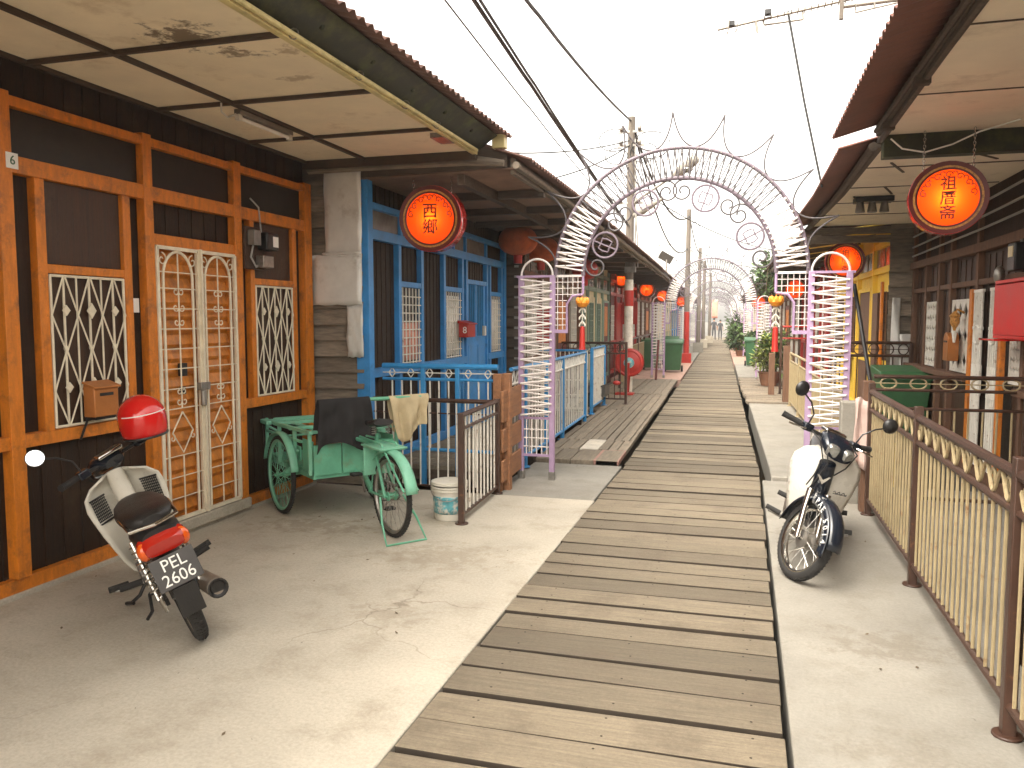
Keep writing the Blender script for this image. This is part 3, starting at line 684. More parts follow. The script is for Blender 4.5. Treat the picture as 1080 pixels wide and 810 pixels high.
    return h
h3 = row_house('L', -3.28, 12.1, 17.3, 'pale_wall', 'post_wood', 'pale grey weathered house next beyond the bright blue house', 4, eave=1.88, strips=True, doorbay=2)
h4 = row_house('L', -3.3, 17.4, 22.2, 'cream_wall', 'green_wall', 'house with tall cream boards and green trim behind the reel', 4, eave=1.88, strips=True, windowm='green_wall', doorbay=3)
h5 = row_house('L', -3.3, 22.3, 29.5, 'maroon_wall', 'red_paint', 'dark red house with red posts on the left row', 5, eave=1.9, doorbay=1, doorm='red_paint')
h6 = row_house('L', -3.3, 29.6, 38.5, 'pale_wall', 'post_wood', 'pale house behind the red based pole, with brown posts', 5, eave=1.95, doorbay=2)
h7 = row_house('L', -3.3, 38.6, 50, 'green_wall', 'cream_wall', 'greenish house with cream trim far along the left row', 6, eave=1.95, doorbay=2)
h8 = row_house('L', -3.3, 50.1, 64, 'pale_wall', 'blue_paint', 'pale farthest house of the left row, with blue trim', 6, eave=1.95, doorbay=4)
r3 = row_house('R', 2.15, 18.2, 26, 'maroon_wall', 'red_paint', 'dark red house with red posts beyond the yellow house', 5, eave=.95, ze=3.0, doorbay=1, doorm='red_paint', soffit='soffit_beige')
r4 = row_house('R', 2.1, 26.1, 36, 'pale_wall', 'post_wood', 'pale house overgrown at the eaves behind the right hand plants', 5, eave=.95, ze=3.0, doorbay=2)
r5 = row_house('R', 2.1, 36.1, 49, 'cream_wall', 'post_wood', 'cream house far along the right row beside the standing person', 6, eave=.95, ze=3.0, doorbay=2)
r6 = row_house('R', 2.1, 49.1, 63, 'green_wall', 'cream_wall', 'greenish farthest house of the right row', 6, eave=.95, ze=3.0, doorbay=2)

# ------------------------------------------------------------------ brown house (right, nearest)
XR = 2.3
FR = Front(XR, 'R')
hr = thing('wooden_house', 'dark chocolate brown house with white pierced panels and orange gate posts', 'house', (XR, 5, 0))
m = MB(); FR.box(m, -2.6, 12.1, .05, 3.2, -.12, -.04); m.box(XR + .121, 6.5, -2.6, 12.1, .05, 3.2)
for u in [i * .2 - 2.4 for i in range(72)]: FR.box(m, u, u + .02, 1.05, 2.3, -.041, -.030)
m.build('wall', 'brown_panel_warm', hr)
m = MB()
for u in (4.2, 5.4, 6.6, 7.75, 9.22, 10.2, 10.72, 11.35, 12.05): FR.box(m, u - .04, u + .04, .05, 2.95, -.06, .02)
FR.box(m, -2.6, 12.1, 2.33, 2.42, -.06, .05); FR.box(m, -2.6, 12.1, 2.0, 2.06, -.06, .01)
FR.box(m, 9.25, 12.1, 1.0, 1.06, -.06, .10); FR.box(m, -2.6, 7.7, 1.0, 1.06, -.06, .10); FR.box(m, -2.6, 12.1, .05, .16, -.06, .03)
m.build('frame', 'post_wood', hr, bevel=.005)
m = MB(); FR.box(m, -2.6, 12.0, 2.44, 2.96, -.038, -.02); m.build('transom_panel', 'brown_panel', hr)
def pierced(m, F, a, b, z0, z1, w):
    """white panel cast with rows of small diamond openings"""
    nu = 4; nv = int((z1 - z0) / ((b - a) / nu)); du = (b - a) / nu; dv = (z1 - z0) / nv
    for t in (a, b - .02): F.box(m, t, t + .02, z0, z1, w, w + .02)
    for t in (z0, z1 - .02): F.box(m, a + .02, b - .02, t, t + .02, w, w + .02)
    for i in range(nu + 1):                       # cast bars left standing between the openings
        for j in range(nv + 1):
            u, v = a + du * i, z0 + dv * j; hu, hv = du * .62, dv * .62
            m.prism([F.p(max(a, u - hu), v, w), F.p(u, max(z0, v - hv), w), F.p(min(b, u + hu), v, w), F.p(u, min(z1, v + hv), w)], F.p(0, 0, .015) - F.p(0, 0, 0))
for a, b in ((10.78, 11.28), (9.30, 10.12), (7.8, 8.12), (6.7, 7.6)):
    m = MB(); FR.box(m, a, b, 1.07, 1.86, -.035, -.02); w = m.build('window', 'dark_glass', hr)
    m = MB(); pierced(m, FR, a, b, 1.075, 1.87, -.012); m.build('pierced_panel', 'white_rail', w)
# gateway with orange posts and white bars
m = MB(); FR.box(m, 8.14, 9.2, .1, 2.0, -.05, -.035); gd = m.build('door', 'brown_panel', hr)
m = MB()
for u in (8.2, 9.2): FR.box(m, u - .06, u + .03, .16, 1.96, .03, .075)
m.build_each('gate_post', 'orange_paint', gd, bevel=.004)
m = MB()
for u in (8.35, 8.42, 8.49, 8.56, 8.86, 8.92, 8.98, 9.04, 9.10): m.tube([FR.p(u, .2, .05), FR.p(u, 1.93, .05)], .014, 6)
for a, b in ((8.32, 8.59), (8.83, 9.13)):
    FR.box(m, a, b, .9, 1.2, .04, .058)
    for v in (1.92, 1.55, .25): FR.box(m, a, b, v, v + .03, .038, .062)
    m.tube([FR.p((a + b) / 2, 1.5, .06) + V((0, q.y, q.z)) for q in arc((0, 0, 0), .09, 0, 360, 14, 'yz')], .012, 6)
m.build('gate', 'white_rail', gd)
# eaves: beige boarded soffit, dark gutter pipe, red corrugated sheet; second canopy lower behind the dark cross board
m = MB(); m.box(.95, XR + .3, -2.6, 6.50, 3.0, 3.02); m.build('ceiling', 'soffit_beige', hr)
m = MB(); m.box(.93, XR + .3, 6.64, 12.15, 2.96, 2.98)
m.build('ceiling', 'soffit_beige', hr)
m = MB()
for y in (-.6, .6, 1.8, 3.0, 4.2, 5.4): m.box(.96, XR, y - .006, y + .006, 2.994, 2.9995)
for y in (7.6, 8.7, 9.8, 10.9): m.box(.95, XR, y - .006, y + .006, 2.952, 2.9595)
for (a, b) in (((1.15, 7.4), (1.33, 7.9)), ((1.3, 8.7), (1.45, 9.2)), ((1.1, 9.3), (1.25, 9.8)), ((1.75, 7.2), (1.95, 7.45))): m.beam((a[0], a[1], 2.955), (b[0], b[1], 2.955), .02, .008)
m.build_each('batten', 'old_board_dark', hr)
m = MB(); m.box(.955, XR + .2, 6.5, 6.62, 2.84, 3.04); m.build('cross_board', 'fascia_dark', hr, bevel=.005)
m = MB(); m.tube([(.93, -2.6, 2.99), (.93, 2, 2.985), (.935, 4.5, 2.99), (.945, 6.6, 2.975)], .022, 8); m.tube([(.885, -2.6, 3.02), (.885, 6.4, 3.01)], .018, 8); m.box(.905, .95, -2.6, 6.55, 3.005, 3.09)
for y in (1.2, 3.2, 5.0, 6.1): m.box(.88, .96, y - .03, y + .03, 2.95, 3.01)
m.build('gutter', 'old_board_dark', hr)
m = MB(); corrugated(m, .60, 3.0, .96, 3.10, -2.6, 6.52, pitch=.10, amp=.014, nx=1); m.build('eave_sheet', 'red_roof_under', hr, solid=.006)
m = MB(); corrugated(m, .96, 3.11, 4.2, 4.15, -2.6, 6.55, nx=2); m.build('roof', 'rust_roof', hr, solid=.006)
m = MB(); corrugated(m, .66, 2.94, .98, 3.02, 6.62, 12.2, pitch=.10, amp=.014, nx=1); m.build('eave_sheet', 'red_roof_under', hr, solid=.006)
m = MB(); corrugated(m, .98, 3.03, 4.2, 4.1, 6.62, 12.2, nx=2); m.build('roof', 'rust_roof', hr, solid=.006)
m = MB(); m.tube([(.90, 6.6, 2.94), (.92, 12.2, 2.93)], .035, 8); m.box(.93, .97, 6.62, 12.2, 2.93, 3.02); m.build('gutter', 'old_board_dark', hr)
m = MB()
for z in (2.5, 2.62, 2.76): m.tube([(XR - .045, 5.0, z + .12), (XR - .045, 12, z)], .012, 6)
m.build('conduit', 'wire_grey', hr)
m = MB(); side_boards(m, 1.99, XR + .1, 12.11, .1, 2.95, step=.2, seed=8)
m.build('side_wall', 'old_board', hr, smooth=0)
m = MB(); m.box(.9, 2.6, 12.12, 12.2, 2.72, 2.82); m.box(.85, 2.62, 12.11, 12.19, 2.84, 2.93); m.build('cross_board', 'old_board', hr, bevel=.005)
for (a, b, z0, z1) in ((2.03, 2.14, .9, 1.95), (2.14, 2.30, .9, 1.45)):
    m = MB(); m.grid([[(a + (b - a) * k / 5, 12.06 - .015 * sin(i * 1.3 + k), z0 + (z1 - z0) * i / 6) for k in range(6)] for i in range(7)]); m.build('metal_sheet', 'galvanised', hr, solid=.003)
# yellow house
ry = row_house('R', 2.08, 12.3, 18.1, 'yellow_wall', 'yellow_wall', 'bright yellow house with brown shutters beyond the brown house', 4, eave=.98, ze=2.96, soffit='yellow_wall', doorbay=1, doorm='post_wood', transom='grey_glass', windowm='post_wood', sidem='old_board')
m = MB(); FY = Front(2.08, 'R'); FY.box(m, 13.1, 13.5, .6, 2.05, .031, .06); FY.box(m, 15.9, 16.3, .6, 2.05, .031, .06); m.build_each('shutter', 'post_wood', ry, bevel=.006)
m = MB(); FY.box(m, 12.75, 12.83, .3, 2.2, .031, .07); m.build('door_post', 'orange_paint', ry, bevel=.006)

# small things on the right hand fronts
t = thing('letter_box', 'orange rounded letter box on the dark brown house wall', 'letter box', (2.25, 9.75, 1.2))
m = MB(); a = [V((2.15, 9.65 + q.x, 1.41 + q.z)) for q in arc((0.1, 0, 0), .1, 0, 180, 10, 'xz')]
m.prism([V((2.15, 9.65, 1.2))] + [V((2.15, 9.85, 1.2))] + a, (.11, 0, 0)); m.build('box', 'mail_orange', t, bevel=.006)
m = MB(); m.box(2.144, 2.1495, 9.69, 9.81, 1.40, 1.42); m.build('slot', 'black_plastic', t)
t = thing('wall_lamp', 'small brass lantern hung above the orange rounded letter box', 'lamp', (2.22, 9.62, 1.8))
m = MB(); m.tube([(2.29, 9.62, 1.72), (2.22, 9.62, 1.76), (2.2, 9.62, 1.72)], .012, 6); m.lathe([(.01, .02), (.06, -.03), (.045, -.05), (.05, -.10), (.02, -.16), (.01, -.2)], (2.2, 9.62, 1.72), 'z', 10); m.build('lamp_body', 'gold_ring', t)
m = MB(); m.tube([(2.2, 9.62, 1.53), (2.2, 9.62, 1.40)], [.03, .012], 6); m.build('tassel', 'tube_white', t)
t = thing('red_altar_box', 'bright red metal altar box on the brown house front', 'altar box', (2.1, 7.5, 1.4))
m = MB(); m.box(2.07, 2.27, 6.75, 7.80, 1.49, 1.52); m.box(2.07, 2.27, 6.75, 7.80, 1.95, 1.98); m.box(2.255, 2.275, 6.75, 7.80, 1.52, 1.95); m.box(2.07, 2.25, 7.77, 7.80, 1.52, 1.95); m.box(2.07, 2.25, 6.75, 6.78, 1.52, 1.95)
m.box(2.06, 2.07, 6.78, 7.77, 1.52, 1.94); m.build('box', 'altar_red', t, bevel=.005)
m = MB(); m.box(2.0, 2.26, 7.5, 7.95, 1.47, 1.487); m.build('shelf', 'red_gloss', t, bevel=.003)
t = thing('electric_meter', 'dark electric meter with a cream dial above the red altar box', 'electric meter', (2.2, 7.9, 2.1))
m = MB(); m.box(2.16, 2.259, 7.64, 7.84, 2.06, 2.30); mb_ = m.build('meter', 'black_plastic', t, bevel=.012)
m = MB(); m.box(2.155, 2.1595, 7.68, 7.80, 2.18, 2.27); m.build('dial', 'cream_wall', mb_)
m = MB(); m.ell((2.22, 8.25, 2.05), (.05, .05, .09), 10, 6); m.build('switch', 'steel', t)
m = MB(); m.tube([(2.24, 7.75, 2.25), (2.24, 7.75, 2.33)], .012, 6); m.build('conduit', 'steel', t)
t = thing('ceiling_lamp', 'cluster of small spot lamps under the beige soffit', 'ceiling lamp', (1.25, 9.4, 2.9))
m = MB(); m.box(1.12, 1.5, 9.3, 9.5, 2.90, 2.955); m.build('base', 'black_plastic', t, bevel=.005)
for x in (1.18, 1.3, 1.42):
    m = MB(); m.lathe([(.0, 0), (.035, 0), (.05, -.1), (.045, -.105), (.0, -.07)], (x, 9.4, 2.90), 'z', 12); m.build('spot', 'steel', t)
t = thing('wall_cable', 'white cable looping under the beige soffit by the round lantern', 'cable', (1.1, 6.3, 2.9))
m = MB(); m.tube([(.97, 6.3, 2.93), (1.05, 6.32, 2.86), (1.2, 6.34, 2.83), (1.38, 6.36, 2.88), (1.55, 6.38, 2.96), (1.75, 6.2, 2.99)], .006, 6); m.build('cable', 'tube_white', t)

# ------------------------------------------------------------------ railings
def railing(name, label, cat, p0, p1, posts, rails, bars, z0, z1, railm, barm, post_h, post_w=.05, spacing=.1, orn=None, group=None, base=0., foot=True, bar_r=.009, round_post=False):
    """rails: (height, radius, material); posts: fractions along the run; orn: (kind, z low, z high)"""
    p0 = V((*p0, 0)); p1 = V((*p1, 0)); d = p1 - p0; ln = d.length; u = d / ln
    t = thing(name, label, cat, (p0.x, p0.y, base), group)
    for f in posts:
        c = p0 + d * f; m = MB()
        if round_post: m.tube([c + V((0, 0, base)), c + V((0, 0, base + post_h))], post_w / 2, 12)
        else: m.beam(c + V((0, 0, base)), c + V((0, 0, base + post_h)), post_w, post_w, up=(u.x, u.y, 0))
        if foot: m.lathe([(0.001, 0), (post_w * 1.15, 0), (post_w * 1.15, .012), (.001, .013)], c + V((0, 0, base)), 'z', 14)
        m.build('post', railm, t, bevel=.004)
    for z, r, mm in rails:
        m = MB(); a = p0 + V((0, 0, base + z)); b = p1 + V((0, 0, base + z))
        m.tube([a, a + (b - a) * .5, b], r, 8); m.build('rail', mm, t)
    n = max(1, int(round(ln / spacing)))
    pf = [f * ln for f in posts]
    m = MB()
    for i in range(1, n):
        s_ = ln * i / n
        if min([abs(s_ - q) for q in pf] + [9]) < .03: continue
        c = p0 + u * (s_ + random.uniform(-.005, .005)); e = u * random.uniform(-.004, .004); m.tube([c + V((0, 0, base + z0)), c + e + V((0, 0, base + (z0 + z1) / 2)), c + V((0, 0, base + z1))], bar_r, 6)
    b = m.build('bars', barm, t)
    if orn:
        kind, za, zb, step, om = orn; m = MB(); zc = base + (za + zb) / 2; hh = (zb - za) / 2
        k = max(1, int(round(ln / step)))
        for i in range(k):
            c = p0 + u * (ln * (i + .5) / k) + V((0, 0, zc))
            if kind == 'diamond':
                w = hh * .72
                q = [c - u * w, c + V((0, 0, -hh)), c + u * w, c + V((0, 0, hh))]; m.tube(q, .008, 5, closed=True)
            elif kind == 'ring': m.tube([c + u * (cos(2 * pi * j / 14) * min(step * .34, .065)) + V((0, 0, sin(2 * pi * j / 14) * hh * .92)) for j in range(14)], .008, 5, closed=True)
            elif kind == 'zig':
                m.tube([c - u * step * .4 + V((0, 0, -hh)), c + u * step * .25 + V((0, 0, hh)), c + u * step * .45 + V((0, 0, -hh * .2)), c + u * step * .3 + V((0, 0, -hh))], .008, 5)
            elif kind == 'wave':
                m.tube([c + u * (step * (j / 14 - .5)) + V((0, 0, hh * .9 * sin(2 * pi * j / 14))) for j in range(15)], .009, 6)
                m.tube([c + u * step * .25 + u * cos(j * .5) * .03 + V((0, 0, hh * .2 + sin(j * .5) * hh * .5)) for j in range(9)], .007, 5)
        if kind in ('diamond',): m.tube([p0 + V((0, 0, zc)), p1 + V((0, 0, zc))], .006, 5)
        if kind == 'ring': m.tube([p0 + V((0, 0, zc)), p1 + V((0, 0, zc))], .005, 5)
        m.build('ornament', om, t)
    return t
railing('railing', 'blue railing with a row of white diamonds before the blue house side', 'railing', (-3.48, 7.32), (-2.27, 7.32), (.36, .66), ((1.19, .028, 'blue_rail'), (1.06, .016, 'blue_rail'), (.36, .018, 'blue_rail')), True, .36, 1.06, 'blue_rail', 'white_rail', 1.18, .045, .098, ('diamond', 1.075, 1.172, .218, 'white_rail'), base=0, foot=False)
railing('railing', 'long blue and white railing along the blue house veranda', 'railing', (-2.33, 7.98), (-2.33, 12.5), (.12, .35, .588, 1.), ((1.13, .022, 'blue_rail'), (.97, .015, 'white_rail'), (.12, .02, 'blue_rail')), True, .12, .97, 'blue_rail', 'white_rail', 1.13, .055, .145, ('zig', .98, 1.115, .14, 'white_rail'), base=.0)
railing('railing', 'short blue and white railing panel at the far corner of the blue veranda', 'railing', (-2.38, 13.5), (-2.38, 15.0), (.0, 1.), ((1.13, .022, 'blue_rail'), (.97, .015, 'white_rail'), (.12, .02, 'blue_rail')), True, .12, .97, 'blue_rail', 'white_rail', 1.13, .055, .10, ('zig', .98, 1.115, .14, 'white_rail'), base=.02)
railing('railing', 'white lattice railing crosswise before the pale grey house', 'railing', (-3.25, 13.2), (-2.42, 13.2), (1.,), ((1.1, .02, 'blue_rail'), (.92, .012, 'white_rail'), (.6, .012, 'white_rail'), (.35, .012, 'white_rail'), (.12, .016, 'white_rail')), True, .12, 1.1, 'white_rail', 'white_rail', 1.1, .04, .075, None, base=.03)
railing('railing', 'brown railing crosswise before the cream boarded house', 'railing', (-3.3, 15.3), (-2.0, 15.3), (0., 1.), ((1.18, .022, 'brown_iron'), (.98, .016, 'brown_iron'), (.1, .016, 'brown_iron')), True, .1, .98, 'brown_iron', 'brown_iron', 1.2, .05, .11, ('ring', .99, 1.165, .2, 'brown_iron'), base=.02)
railing('railing', 'brown railing along the front of the dark red left house', 'railing', (-2.55, 18.8), (-2.7, 28.5), (0., .25, .5, .75, 1.), ((1.1, .025, 'brown_iron'), (.92, .018, 'tan_iron'), (.1, .018, 'brown_iron')), True, .1, .92, 'brown_iron', 'tan_iron', 1.12, .06, .15, None, base=.02)
railing('railing', 'low brown iron railing with white bars behind the green cargo tricycle', 'railing', (-4.06, 7.16), (-2.26, 7.16), (0.,), ((.87, .022, 'brown_iron'), (.745, .007, 'brown_iron'), (.03, .012, 'brown_iron')), True, .03, .87, 'brown_iron', 'white_rail', .87, .03, .095, None, foot=False, bar_r=.0085)
g = railing('gate', 'small open brown iron gate with white bars by the bucket', 'gate', (-2.16, 5.97), (-2.22, 7.13), (0., 1.), ((.885, .022, 'brown_iron'), (.775, .016, 'brown_iron'), (.07, .016, 'brown_iron')), True, .07, .885, 'brown_iron', 'white_rail', .905, .048, .118, None, bar_r=.0085)
t = thing('board_fence', 'short fence of wide orange brown planks between two timber posts', 'fence', (-2.2, 7.3, 0))
for k, (za, zb) in enumerate(((.09, .30), (.38, .60), (.67, .97))):
    m = MB(); m.beam((-2.19, 7.20, (za + zb) / 2), (-2.215, 7.93, (za + zb) / 2 + .012), .028, zb - za); m.build('plank', 'wood_orange', t, bevel=.005)
for (x, y) in ((-2.262, 7.30), (-2.2, 7.40)):
    m = MB(); m.box(x - .04, x + .04, y - .04, y + .04, -.9, 1.13); m.build('post', 'wood_orange', t, bevel=.006)
# right
fr = railing('railing', 'long tan iron fence with a wavy top band beside the right motorcycle', 'railing', (1.04, 1.55), (1.04, 7.22), (0., .3385, .67, 1.), ((1.05, .024, 'brown_iron'), (.90, .018, 'brown_iron'), (.13, .018, 'brown_iron')), True, .13, .90, 'brown_iron', 'tan_iron', 1.12, .05, .098, ('wave', .915, 1.035, .21, 'tan_iron'), bar_r=.008)
m = MB(); m.box(1.07, 1.10, 3.43, 3.48, .3, .9); m.beam((1.05, 3.44, .86), (1.3, 3.3, .86), .03, .03); m.beam((1.05, 3.44, .6), (1.3, 3.3, .6), .03, .03); m.build('hinge', 'brown_iron', fr)
t = thing('post', 'square dark brown timber post at the far end of the tan fence', 'post', (1.03, 7.36, 0))
m = MB(); m.box(.985, 1.075, 7.31, 7.40, 0, 1.13); m.build('post', 'post_wood', t, bevel=.006)
railing('railing', 'dark brown iron railing with two rows of rings across the brown house porch', 'railing', (1.1, 7.55), (2.28, 7.55), (1.,), ((1.155, .018, 'brown_iron'), (1.04, .014, 'brown_iron'), (.88, .014, 'brown_iron'), (.1, .016, 'brown_iron')), True, .1, .88, 'brown_iron', 'tan_iron', 1.15, .04, .11, ('ring', 1.045, 1.15, .24, 'tan_iron'), base=.0)
railing('railing', 'far dark railing with a ring band across the yellow house porch', 'railing', (1.15, 12.0), (2.28, 12.0), (0., 1.), ((1.33, .022, 'brown_iron'), (1.15, .02, 'brown_iron'), (.12, .016, 'brown_iron')), True, .12, 1.15, 'brown_iron', 'brown_iron', 1.33, .045, .11, ('ring', 1.16, 1.32, .2, 'brown_iron'), base=.0)
railing('railing', 'cream iron fence along the raised slab behind the right arch leg', 'railing', (1.0, 8.7), (1.02, 15.6), (0., .25, .5, .75, 1.), ((.98, .022, 'tan_iron'), (.84, .016, 'tan_iron'), (.1, .016, 'tan_iron')), True, .1, .84, 'tan_iron', 'tan_iron', 1.0, .05, .085, None, base=.045, bar_r=.012)
t = thing('concrete_post', 'short square grey concrete post behind the right motorcycle', 'post', (.99, 7.6, 0))
m = MB(); m.box(.85, 1.02, 7.62, 7.78, -.2, .92); m.build('post', 'concrete_pale', t, bevel=.012)
t = thing('cloth', 'pale pink cloth hanging on the brown timber post', 'cloth', (1.0, 7.28, 0))
m = MB(); rows = []
for i in range(9):
    z = .98 - i * .075; rows.append([(.92 + k * .018 * (1 + .25 * i / 8) + .006 * sin(i + k), 7.275 - .02 * sin(k * 1.4 + i * .3), z + .02 * sin(k * .9)) for k in range(9)])
m.grid(rows); m.build('cloth', 'cloth_pink', t, solid=.004)
t = thing('leaning_pole', 'thin black pole leaning against the brown timber post', 'pole', (1.12, 7.9, 0))
m = MB(); m.tube([(.98, 8.1, 1.98), (1.12, 7.7, .95), (1.2, 7.64, .3), (1.24, 7.62, .02)], .018, 8); m.build('pole', 'black_plastic', t)
for (y, x, hgt, lab) in ((16.1, .98, 1.15, 'square reddish timber post at the far end of the cream fence'), (17.6, .80, .95, 'square reddish timber post beside the potted bush')):
    t = thing('post', lab, 'post', (x, y, 0)); m = MB(); m.box(x - .06, x + .06, y - .06, y + .06, -.6, hgt); m.build('post', 'post_wood', t, bevel=.006)
railing('railing', 'red railing crosswise before the dark red right house', 'railing', (1.0, 18.0), (2.1, 18.0), (0., 1.), ((1.45, .022, 'red_paint'), (1.2, .016, 'red_paint'), (.12, .016, 'brown_iron')), True, .12, 1.45, 'brown_iron', 'brown_iron', 1.47, .05, .12, None, base=.05)
# ------------------------------------------------------------------ wrought iron arches over the walkway
def T(x, y, z): return (x - bend(y), y, z)          # true place -> before the jetty's swing
AY = 7.97; AX = -.645; AZ = 2.09
def make_arch():
    t = thing('decorative_arch', 'nearest tall lilac and white wrought iron arch with zigzag filled legs', 'archway', (AX, AY, 0), 'festive arches over the boardwalk')
    for sd in (-1, 1):
        xs = [AX + sd * 1.24, AX + sd * 1.57]
        for x in xs:
            m = MB(); m.box(x - .027, x + .027, AY - .027, AY + .027, .0, 2.10); p = m.build('post', 'lilac', t, bevel=.004)
            m = MB(); m.box(x - .032, x + .032, AY - .032, AY + .032, -.02, .075); m.build('foot', 'steel', p, bevel=.003)
        xa, xb = min(xs), max(xs); m = MB()
        for z in (.24, .63): m.beam((xa, AY, z), (xb, AY, z), .025, .025)
        m.beam((xa - .05, AY, 2.09), (xb + .05, AY, 2.09), .022, .022)
        m.build_each('crossbar', 'lilac', t)
        m = MB(); n = 17; z0, z1 = .66, 2.06
        for i in range(n):
            za = z0 + (z1 - z0) * i / n; zb = z0 + (z1 - z0) * (i + .5) / n; zc = z0 + (z1 - z0) * (i + 1) / n
            m.tube([(xa, AY - .035, za), (xb, AY - .035, zb)], .0115, 6); m.tube([(xb, AY - .035, zb), (xa, AY - .035, zc)], .0085, 6)
            m.tube([(xa, AY + .04, za), (xb, AY + .04, za)], .007, 5)
        for k in (1, 2): m.tube([(xa + .11 * k, AY + .04, .66), (xa + .11 * k, AY + .04, 2.06)], .006, 5)
        m.build('zigzag_infill', 'arch_white', t)
        m = MB()
        for k in range(1, 6): x = xa + .33 * k / 6; m.tube([(x, AY, .24), (x, AY, .63)], .007, 5)
        for k in range(3): m.tube([(xa, AY, .33 + k * .09), (xb, AY, .33 + k * .09)], .007, 5)
        m.build('lower_grid', 'arch_white', t)
        m = MB(); m.tube(arc(((xa + xb) / 2, AY, 2.1), .165, 0, 180, 16), .011, 8); m.build('hoop', 'arch_white', t)
        # bracket with a small grid hanging under the springing of the arch
        xi = AX + sd * .925; xo = AX + sd * 1.24; xm = AX + sd * 1.09
        m = MB(); m.tube([(xi, AY, AZ), (xi, AY, 1.905)] + [V((xi + sd * .0 + (xm - xi) * (1 - cos(a)), AY, 1.905 - .0 - .13 + .13 * cos(a) + 0)) for a in ()] , .013, 8)
        m.tube([(xi, AY, 1.90), (xi + sd * .03, AY, 1.90), (xi + sd * .11, AY, 1.885), (xm, AY, 1.81), (xm, AY, 1.53)], .013, 8)
        m.beam((xm - sd * .01, AY, 1.53), (xo, AY, 1.53), .03, .035)
        m.build('bracket', 'lilac', t)
        m = MB()
        for k in range(1, 6):
            x = xo + (xi - xo) * k / 6
            zb = 1.545 if abs(x - xo) < .15 else 1.88
            m.tube([(x, AY, 2.08), (x, AY, zb)], .004, 5)
        for k in range(1, 9):
            z = 2.09 - k * .062; m.tube([(xo, AY, z), (xi if z > 1.9 else xm, AY, z)], .004, 5)
        m.build('grid', 'arch_white', t)
    for r, rr in ((1.21, .019), (.925, .021)):
        m = MB(); m.tube(arc((AX, AY, AZ), r, 0, 180, 48), rr, 8); m.build('arch_rail', 'arch_lilac_backlit', t)
    m = MB(); n = 52
    for sd in (-1, 1): m.beam((AX + sd * .925, AY, AZ), (AX + sd * 1.21, AY, AZ), .022, .022)
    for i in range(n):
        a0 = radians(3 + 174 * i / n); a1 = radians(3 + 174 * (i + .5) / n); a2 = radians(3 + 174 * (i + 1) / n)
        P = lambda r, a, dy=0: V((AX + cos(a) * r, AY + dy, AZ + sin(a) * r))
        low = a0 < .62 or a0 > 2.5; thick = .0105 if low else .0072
        m.cur = 0 if low else 1  # upper infill takes the darkened backlit tone, lower stays white
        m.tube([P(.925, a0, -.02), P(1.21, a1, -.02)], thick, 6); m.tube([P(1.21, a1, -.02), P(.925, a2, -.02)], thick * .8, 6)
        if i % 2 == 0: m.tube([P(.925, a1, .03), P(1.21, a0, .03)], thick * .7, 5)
    m.build('zigzag_infill', ('arch_white', 'arch_backlit'), t)
    m = MB()
    for i in range(100): a = radians(2 + 176 * i / 100); m.ell((AX + cos(a) * (1.205 - .05 * (i % 3)), AY - .03, AZ + sin(a) * (1.205 - .05 * (i % 3))), (.007, .007, .009), 5, 3)
    m.build('light_chain', 'steel', t)
    # pointed cusps round the outside
    for k in range(9):
        a = radians(165 - 18.2 * k); h = radians(8.2); tip = V((AX + cos(a) * 1.55, AY, AZ + sin(a) * 1.55)); m = MB()
        for s_ in (-1, 1):
            b = V((AX + cos(a + s_ * h) * 1.225, AY, AZ + sin(a + s_ * h) * 1.225)); c = V((AX + cos(a) * 1.27, AY, AZ + sin(a) * 1.27))
            c = c + (b - c) * .25
            m.tube([b * (1 - q) ** 2 + c * 2 * q * (1 - q) + tip * q * q for q in [i / 10 for i in range(11)]], .0085, 6)
        m.build('cusp', 'arch_backlit', t)
    # ring and scroll ornaments inside the arch
    for a in (157, 114, 70, 27):
        r = .765; ra = radians(a); c = V((AX + cos(ra) * r, AY, AZ + sin(ra) * r)); e = V((cos(ra), 0, sin(ra))); f = V((-sin(ra), 0, cos(ra)))
        m = MB(); m.tube(arc(c, .125, 0, 360, 22)[:-1], .011, 6, closed=True); m.beam(c - e * .12, c + e * .155, .014, .014, up=(0, 1, 0))
        s_ = .052; m.tube([c + e * s_ + f * s_, c + f * s_ * 1.2, c - e * s_ + f * s_, c - e * s_ * .9, c - e * s_ - f * s_, c - f * s_ * 1.2, c + e * s_ - f * s_, c + e * s_ * .9], .008, 6, closed=True)
        m.build('ring_ornament', 'arch_lilac_backlit', t)
        for sg in (-1, 1):
            m = MB(); b = radians(a + sg * 16.5); c2 = V((AX + cos(b) * .80, AY, AZ + sin(b) * .80))
            m.tube(spiral(c2, .112, .022, a + 0 if sg > 0 else a, a + sg * 520, 34), .0095, 6); m.build('scroll', 'arch_backlit', t)
    return t
arch = make_arch()
for y, lab in ((22.6, 'second iron arch along the boardwalk, by the green bins'), (36.0, 'third iron arch along the boardwalk, pale in the distance'), (50.0, 'fourth and smaller looking iron arch far down the boardwalk'), (63.0, 'farthest iron arch near the seaward end of the boardwalk')):
    c = copy_tree(arch); c.location = (AX + .1 + bend(y), y, .02); c['label'] = lab
